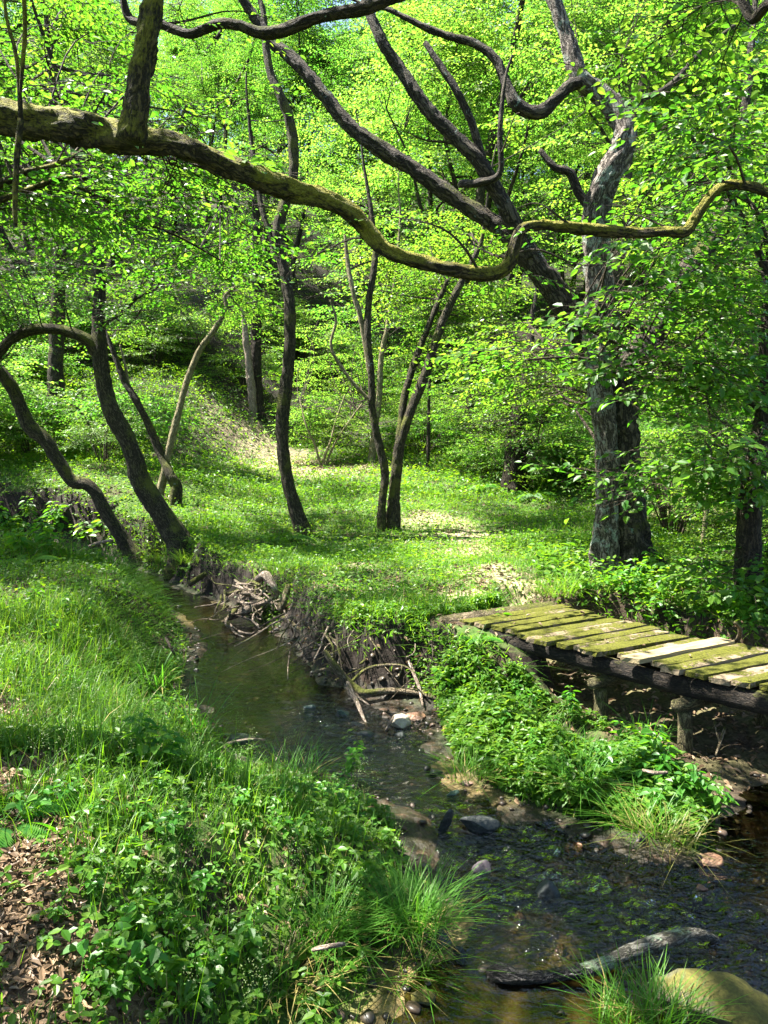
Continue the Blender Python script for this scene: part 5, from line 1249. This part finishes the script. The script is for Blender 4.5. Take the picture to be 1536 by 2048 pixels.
# small-leaved ground cover
g = Greens()
def cover(n, x0, x1, y0, y1, l0, l1, hmax, seed, quads=1, trefoil=False, clump=.6, litter_ok=.12, shore=.04):
    B, d = scatter(n, x0, x1, y0, y1, rng, clump, 1.3, shore, litter_ok, seed=seed); m_ = len(B)
    B[:, 2] += U(.01, 1, m_) ** 1.3 * hmax * (.35 + .9 * fbm(B[:, 0] * .9, B[:, 1] * .9, seed + 2))
    yaw, L = U(0, 6.28, m_), U(l0, l1, m_)
    for j in range(3 if trefoil else 1):
        g.leaves(B, yaw + j * 2.1 + rng.normal(0, .2, m_), rng.normal(.12, .3, m_), rng.normal(0, .3, m_), L * U(.85, 1.15, m_), .62, 0, quads)
cover(15000, -3.0, 2.2, 1.5, 4.2, .022, .048, .16, 11, 2, True)
cover(26000, -4.4, 2.6, 3.8, 7.2, .024, .05, .16, 12, 1, True)
cover(46000, -7.5, 6.5, 6.4, 11, .03, .06, .14, 13)
cover(52000, -11, 9, 10, 16, .04, .075, .16, 14)
cover(42000, -14, 12, 15, 24, .06, .11, .25, 15)
cover(7000, -9, -2.4, 9.4, 12.6, .05, .10, .35, 17)
cover(9000, 1.7, 6, 5.2, 9.5, .05, .10, .30, 16, 2)
# the leafy spit below the bridge
q = [onz(a, b, -.3)[:2] for a, b in [(880, 1330), (1000, 1290), (1100, 1330), (1240, 1440), (1400, 1560), (1440, 1640), (1350, 1690), (1150, 1640), (980, 1570), (900, 1490)]]
n = 60000; x, y = U(.2, 2.6, n), U(3.6, 6.9, n); k = (sdist(np.stack([x, y], 1), np.array(q)) < .05); d, l = info(x, y); k &= (d > .03) & (sdist(np.stack([x, y], 1), DQN2) > .02) & (sdist(np.stack([x, y], 1), np.array([deck(a, b)[:2] for a, b in ((1.0, -.5), (1.75, -.5), (1.75, .2), (1.0, .2))])) > 0)
x, y = x[k][:6000], y[k][:6000]; m_ = len(x); B = np.stack([x, y, H(x, y) + U(0, 1, m_) ** .8 * .20 * (.35 + .9 * fbm(x * 2.5, y * 2.5, 4))], 1)
yaw, L = U(0, 6.28, m_), U(.022, .055, m_)
for j in range(3): g.leaves(B, yaw + j * 2.1, rng.normal(.15, .3, m_), rng.normal(0, .3, m_), L, .6, 0, 2)
DQ4 = np.array([deck(a, b)[:2] for a, b in ((-.1, -.05), (.5, -.05), (.5, .5), (-.1, .5))])
n = 9000; x, y = U(.2, 1.9, n), U(4.9, 6.9, n); d, l = info(x, y); zz = H(x, y); k = (d > .03) & ~under_deck(x, y) & (zz > -.46) & (sdist(np.stack([x, y], 1), DQ4) > .16) & (sdist(np.stack([x, y], 1), np.array(q)) < .35)
x, y, zz = x[k][:3800], y[k][:3800], zz[k][:3800]; m_ = len(x); B = np.stack([x, y, zz + U(.005, .06, m_)], 1); yaw, L = U(0, 6.28, m_), U(.018, .042, m_)
for j in range(3): g.leaves(B, yaw + j * 2.1, rng.normal(.1, .3, m_), rng.normal(0, .3, m_), L, .6, 0, 2)
tag(g.build('ground_cover', [LF_COVER]), 'small-leaved plants carpeting the banks and the clearing', 'ground cover', kind='stuff')

# fallen leaves
g = Greens()
def litter(n, L, l0, l1):
    P = []
    for (a, b, r) in L:
        m_ = int(n * r * r / sum(c[2] ** 2 for c in L)); t, s_ = U(0, 6.28, m_), np.sqrt(U(0, 1, m_)) * r * 1.25
        P.append(np.stack([a + np.cos(t) * s_, b + np.sin(t) * s_], 1))
    P = np.vstack(P); d, l = info(P[:, 0], P[:, 1]); P = P[(d > .02) & (l > .15)]; m_ = len(P)
    B = np.stack([P[:, 0], P[:, 1], H(P[:, 0], P[:, 1]) + U(.004, .03, m_)], 1)
    g.leaves(B, U(0, 6.28, m_), rng.normal(0, .35, m_), rng.normal(0, .5, m_), U(l0, l1, m_), .42, 0, 2, .18, .2)
litter(9000, LITTER, .02, .05); litter(7000, PATH_GLARE, .04, .08)
n = 20000; x, y = U(-4, 5, n), U(1.8, 9, n); d = sdist(np.stack([x, y], 1), STREAM); k = (d > 0) & (rng.random(n) < np.where(sdist(np.stack([x, y], 1), GULLY) < .25, 1, .45)); m_ = k.sum()
B = np.stack([x, y, H(x, y) + .012], 1)[k]; g.leaves(B, U(0, 6.28, m_), rng.normal(0, .3, m_), rng.normal(0, .4, m_), U(.03, .07, m_), .4, 0, 2, .3, .3)
m_ = 70; uu, vv = U(.1, 4.6, m_), U(.05, .95, m_)
B = np.array([deck(a, b, .015) for a, b in zip(uu, vv)]); g.leaves(B, U(0, 6.28, m_), rng.normal(0, .2, m_), rng.normal(0, .3, m_), U(.02, .05, m_), .45, 0, 2, .3, .2)
tag(g.build('fallen_leaves', [LF_LITTER]), 'dry brown leaves on the bare ground, banks and planks', 'leaf litter', kind='stuff')

# flowering grass with hazy heads on the near bank
g = Greens()
B, d = scatter(520, -1.9, .5, 2.0, 6.2, rng, .9, 1.2, .15, .1, seed=61); m_ = len(B)
hh, yaw, ln = U(.32, .62, m_), U(0, 6.28, m_), U(.02, .3, m_)
g.blades(B, hh, yaw, ln, U(.05, .35, m_), np.full(m_, .0028), 3, 0)
for i in range(m_):
    c = 46; t = U(.62, 1.0, c); rr = hh[i] * .10 * (1.08 - t) / .4 * U(.2, 1, c); a = U(0, 6.28, c)
    o = hh[i] * (ln[i] * t + .2 * t * t)
    p = B[i] + np.stack([np.cos(yaw[i]) * o + rr * np.cos(a), np.sin(yaw[i]) * o + rr * np.sin(a), hh[i] * (t - .09 * t * t) + U(-.01, .02, c)], 1)
    g.leaves(p, a, U(-.9, .1, c), U(-1, 1, c), U(.005, .010, c), .45, 1)
tag(g.build('flowering_grass', [LF_GRASS, LF_SEED]), 'tall grass with hazy pale seed heads on the near bank', 'grass', kind='stuff')

# ------------------------------------------------------------------ plants one can point at
def sedge(label, px, py, n, h, seed, z=None, spread=.10, mat=LF_SEDGE, name='sedge_tuft', cat='grass tuft', group=None, wd=.0042, lean=.55, loc=None):
    rg = np.random.default_rng(seed); q = (ground(px, py) if z is None else onz(px, py, z)) if loc is None else np.array(loc); g = Greens()
    a = rg.uniform(0, 6.28, n); r = spread * np.sqrt(rg.random(n)); B = np.stack([np.cos(a) * r * 1.2 + rg.normal(0, .03, n), np.sin(a) * r + rg.normal(0, .03, n), np.full(n, -.02)], 1)
    le = np.clip(rg.random(n) ** 1.2 * lean + r / spread * .2, 0, 1); hh = h * rg.uniform(.55, 1.1, n)
    g.blades(B, hh, a + rg.normal(0, .8, n), le, rg.uniform(.2, 1.15, n) * (.4 + le), rg.uniform(.7, 1.3, n) * wd, 6, 0)
    k = max(6, n // 7); g.blades(B[:k], hh[:k] * .65, a[:k] + rg.normal(0, .8, k), np.clip(le[:k] + .35, 0, 1.2), rg.uniform(.4, 1.3, k), np.full(k, wd), 5, 1)
    o = g.build(name, [mat, LF_DRY]); o.location = q
    return tag(o, label, cat, group)
sedge('large arching sedge tuft on the bank below the riffle', 822, 1835, 520, .235, 1, z=-.42, spread=.11)
sedge('medium sedge tuft left of the large one, fanning towards the sand', 640, 1870, 330, .28, 2, spread=.12)
sedge('tall lone clump of nodding grass at the water edge', 388, 1478, 34, .52, 3, spread=.05, wd=.009, name='grass_tuft', lean=.35)
sedge('dark broad-bladed grass clump left of the pool', 290, 1378, 60, .42, 4, spread=.14, wd=.012, name='grass_tuft', lean=.5)
sedge('fine grass tuft hanging over the left edge of the spit', 935, 1545, 150, .2, 5, z=-.42, spread=.12, name='grass_tuft', lean=.9, mat=LF_GRASS)
sedge('straw-coloured tuft drooping beside the pinkish rock', 1335, 1680, 80, .22, 6, z=-.42, spread=.09, name='grass_tuft', lean=.9, mat=LF_STRAW)
sedge('green tuft drooping over the purple stone', 1290, 1650, 150, .24, 7, z=-.40, spread=.10, name='grass_tuft', lean=.9, mat=LF_GRASS)
sedge('grass tuft growing over the front of the mossy boulder', 1318, 2044, 170, .20, 8, z=-.40, spread=.11, name='grass_tuft', mat=LF_GRASS)
sedge('second grass tuft at the foot of the mossy boulder', 1255, 2050, 150, .2, 9, z=-.44, spread=.10, name='grass_tuft', mat=LF_GRASS)
sedge('grass tuft in the middle of the leafy spit', 1165, 1560, 160, .30, 10, z=-.36, spread=.10, name='grass_tuft', lean=.8)
sedge('bright grass clump by the far corner of the footbridge', 1120, 1185, 260, .34, 11, spread=.22, name='grass_tuft', mat=LF_GRASS)
sedge('upright grass between the two bridge posts', 1290, 1470, 40, .30, 12, z=-.45, spread=.1, name='grass_tuft')
sedge('grass tuft above the small dark stone on the sand', 780, 1930, 160, .24, 13, spread=.14, name='grass_tuft', lean=1.0, mat=LF_GRASS)
sedge('straw tuft lying on the edge of the near bank', 560, 1975, 120, .18, 14, spread=.12, name='grass_tuft', lean=1.0, mat=LF_DRY)
sedge('grass clump over the undercut bank', 560, 1150, 150, .35, 15, spread=.16, name='grass_tuft', lean=.8, mat=LF_GRASS)
sedge('grass tuft at the foot of the S-shaped tree', 385, 1125, 140, .30, 17, spread=.2, name='grass_tuft', lean=.8, mat=LF_GRASS)
sedge('grass tuft between the two leaning trees on the bank', 320, 1118, 140, .30, 18, spread=.22, name='grass_tuft', lean=.8, mat=LF_GRASS)
sedge('fine grass fringe at the water edge below the half-buried stick', 590, 1555, 150, .28, 16, spread=.16, name='grass_tuft', lean=.8)

q = onz(1207, 1413, -.33); g = Greens()
g.leaves(np.array([[0, 0, 0.]]), np.array([2.6]), np.array([.1]), np.array([.5]), np.array([.055]), .55, 0, 2)
m = M('white_leaf'); o = g.build('leaf', [m.done(m.principled((.75, .74, .70), .6, .3).outputs[0])]); o.location = q
tag(o, 'single white leaf caught in front of the round bridge post', 'leaf')
V, fs, bk = tube([(q[0], q[1], h1(q[0], q[1]) - .02, .002), (q[0] + .01, q[1] + .01, q[2], .0012)], 5, 0, 0, 0, step=.05)
a = Acc(); a.add(V, fs, 0, bk); a.build('stalk', [LF_SEDGE], o, True, q)

def herb(seed, nodes=4, h=.26, leaf=(.075, .047), stems=3, mat=LF_HERB):
    rg = np.random.default_rng(seed); root = empty('herb', (0, 0, 0), 'x', 'plant'); st, g = Acc(), Greens()
    for s_ in range(stems):
        a = rg.uniform(0, 6.28); ln = rg.uniform(.05, .45); hh = h * rg.uniform(.7, 1.1); bx = np.array([math.cos(a), math.sin(a), 0]) * .03
        P = [(*(bx + np.array([math.cos(a) * ln * hh * t * t, math.sin(a) * ln * hh * t * t, hh * t - .02])), .0028 * (1.1 - .6 * t)) for t in np.linspace(0, 1, 5)]
        V, fs, bk = tube(P, 5, 0, 0, 0, step=.05); st.add(V, fs, 0, bk)
        S = spline(np.array(P), .01)[:, :3]; y0 = rg.uniform(0, 6.28)
        for k in range(nodes):
            t = .35 + .65 * (k + 1) / nodes; p = S[min(len(S) - 1, int(t * (len(S) - 1)))]
            sz = leaf[0] * (1.15 - .35 * abs(t - .7) / .35) * rg.uniform(.85, 1.15) * (.75 if k == nodes - 1 else 1)
            yw = y0 + k * 1.57
            for j in (0, 1) if k < nodes - 1 else (0, 1, 2, 3):
                a2 = yw + j * (3.14 if k < nodes - 1 else 1.57)
                g.leaves((p + np.array([math.cos(a2), math.sin(a2), .2]) * sz * .18)[None], np.array([a2 + rg.normal(0, .15)]), np.array([rg.normal(.15, .2)]), np.array([rg.normal(0, .2)]), np.array([sz * (.6 if k == nodes - 1 and j > 1 else 1)]), leaf[1] / leaf[0], 0, 2, .12, .22)
    tag(st.build('stem', [LF_SEDGE], root, True), None); g.build('foliage', [mat], root)
    return root
def fern(seed, n=7, L=.38):
    rg = np.random.default_rng(seed); g = Greens(); root = empty('fern', (0, 0, 0), 'x', 'fern')
    for k in range(n):
        a = k / n * 6.28 + rg.normal(0, .2); l = L * rg.uniform(.75, 1.1); c = 22
        for i in range(c):
            t = (i + 2) / (c + 2); p = np.array([math.cos(a) * l * t, math.sin(a) * l * t, l * (.85 * t - .75 * t * t)])
            w_ = l * .26 * math.sin(math.pi * min(1, (1 - t) * .75 + .18))
            for sd in (-1, 1): g.leaves(p[None], np.array([a + sd * 1.2]), np.array([.25 + .3 * t]), np.array([sd * -.2]), np.array([w_]), .24, 0)
        g.blades(np.array([[0, 0, 0.]]), np.array([l]), np.array([a]), np.array([.85]), np.array([.2]), np.array([.004]), 4, 0)
    g.build('foliage', [LF_HERB], root)
    return root
HB = [herb(1), herb(2, 5, .34, (.085, .05), 3), herb(3, 3, .20, (.06, .042), 4), herb(4, 4, .28, (.095, .062), 2)]
FN = fern(5)
def plant(proto, px, py, sc, label, group=None, z=None):
    q = ground(px, py) if z is None else onz(px, py, z)
    o = copy_thing(proto, q, RNG.uniform(0, 6.28), sc, label, (RNG.normal(0, .08), RNG.normal(0, .08)))
    if group: o['group'] = group
for px, py, s_, k in [(250, 1990, .8, 0), (200, 1960, .7, 3), (285, 1950, .75, 1), (300, 2010, .7, 0), (180, 2010, .6, 2), (245, 2040, .6, 0)]:
    plant(HB[k], px, py, s_, 'broad-leaved herb in the clump at the bottom left of the near bank', 'herbs at the bottom left')
for px, py, s_, k in [(430, 1985, .65, 3), (460, 1960, .6, 3), (400, 2035, .6, 3)]:
    plant(HB[k], px, py, s_, 'round-leaved herb beside the straw tuft on the near bank', 'herbs beside the straw tuft')
plant(HB[3], 495, 1935, .75, 'bright sunlit herb with three large leaves beside the sedge')
for px, py, s_, k in [(300, 1560, .9, 3), (340, 1545, .8, 3), (270, 1530, .8, 1), (320, 1590, .7, 2)]:
    plant(HB[k], px, py, s_, 'large-leaved herb on the near bank left of the half-buried stick', 'herbs left of the stick')
for px, py, s_, k in [(470, 1620, .7, 2), (520, 1610, .7, 2), (560, 1640, .7, 0), (620, 1625, .8, 2), (660, 1610, .75, 2), (690, 1640, .7, 0), (730, 1650, .7, 2), (640, 1680, .7, 2), (590, 1700, .7, 0), (700, 1570, .8, 1), (540, 1575, .7, 2), (450, 1580, .7, 0), (700, 1690, .6, 2), (600, 1590, .6, 2), (690, 1600, .55, 0)]:
    plant(HB[k], px, py, s_, 'rounded-leaf herb in the bright patch along the near water edge', 'herbs along the near water edge')
for px, py, s_, k in [(210, 1650, .6, 2), (130, 1620, .6, 0), (260, 1740, .6, 2), (330, 1700, .7, 0), (200, 1800, .6, 2), (400, 1800, .6, 0), (330, 1880, .6, 2), (120, 1860, .5, 2), (60, 1650, .6, 3), (40, 1350, .8, 2), (160, 1400, .8, 0), (250, 1480, .8, 2), (100, 1290, .9, 0), (220, 1330, .9, 2), (60, 1240, 1, 1), (160, 1250, 1, 0)]:
    plant(HB[k], px, py, s_, 'small herb scattered through the grass of the near bank', 'herbs in the near bank grass')
for px, py, s_, k in [(1230, 1560, .8, 0), (1280, 1550, .9, 1), (1250, 1600, .8, 0), (1310, 1600, .85, 1), (1350, 1610, .8, 0), (1390, 1630, .8, 1), (1420, 1610, .7, 0), (1330, 1570, .8, 3), (1200, 1600, .7, 0), (1270, 1520, .8, 3), (1360, 1650, .8, 0), (1420, 1650, .7, 1), (1300, 1640, .8, 0)]:
    plant(HB[k], px, py, s_ * 1.1, 'pointed-leaf herb at the right end of the spit above the dark water', 'herbs at the right end of the spit')
for px, py, s_, k in [(940, 1420, .6, 2), (980, 1430, .7, 0), (1020, 1400, .8, 2), (1060, 1440, .9, 0), (1100, 1480, .8, 2), (1000, 1470, .8, 0), (950, 1460, .8, 2), (1040, 1500, .6, 3), (900, 1410, .9, 3), (1060, 1420, .5, 0), (920, 1370, .6, 2), (1090, 1540, .7, 0)]:
    plant(HB[k], px, py, s_, 'sunlit herb crowding the left half of the spit under the bridge', 'herbs on the sunlit spit')
plant(HB[1], 1150, 1440, .7, 'single upright herb just left of the round mossy post', z=-.4)
plant(HB[1], 1010, 1290, .9, 'rounded herb climbing beside the bridge end log', z=-.15)
for px, py, s_, k in [(1280, 1195, 1.1, 1), (1330, 1215, 1.1, 0), (1380, 1225, 1.2, 1), (1250, 1215, 1.0, 0), (1430, 1240, 1.1, 0), (1480, 1260, 1.1, 1), (1220, 1185, 1, 0), (1400, 1190, 1.2, 1), (1350, 1185, 1.1, 3), (1300, 1240, 1, 0), (1440, 1200, 1.2, 0), (1510, 1230, 1.2, 1), (1180, 1190, .9, 2), (1500, 1290, 1.0, 0), (1290, 1165, 1.1, 1), (1240, 1155, .9, 0), (1400, 1260, .9, 2), (1350, 1255, .9, 2)]:
    plant(HB[k], px, py, s_, 'leafy herb between the footbridge and the old trunk', 'herbs behind the footbridge')
for px, py, lab in [(1450, 1185, 'pale fern behind the footbridge near the right edge'), (955, 1290, 'fern on the sunlit bank below the bridge end log'), (60, 1128, 'fern drooping over the far left bank'), (560, 1085, 'fern at the foot of the slender tree'), (960, 980, 'sunlit fern left of the squat trunk'), (1070, 995, 'fern right of the squat trunk'), (1245, 1075, 'fern against the base of the old trunk'), (20, 1660, 'yellow-green fern among dry leaves at the left edge')]:
    plant(FN, px, py, (.5 if 'bridge' in lab and 'end' in lab else .9) if py > 1100 else 1.3, lab)
for k, (px, py) in enumerate([(5, 1085), (30, 1095), (55, 1075), (80, 1100), (105, 1080), (130, 1098), (155, 1085), (180, 1105), (20, 1065), (70, 1062), (120, 1062), (205, 1092), (230, 1110), (-20, 1080), (45, 1112), (95, 1116)]):
    plant(HB[k % 4], px, py, 1.5 + .3 * (k % 3), 'leafy herb overhanging the dark hollow of the far left bank', 'herbs on the far left bank')
for o in HB + [FN]: drop(o)
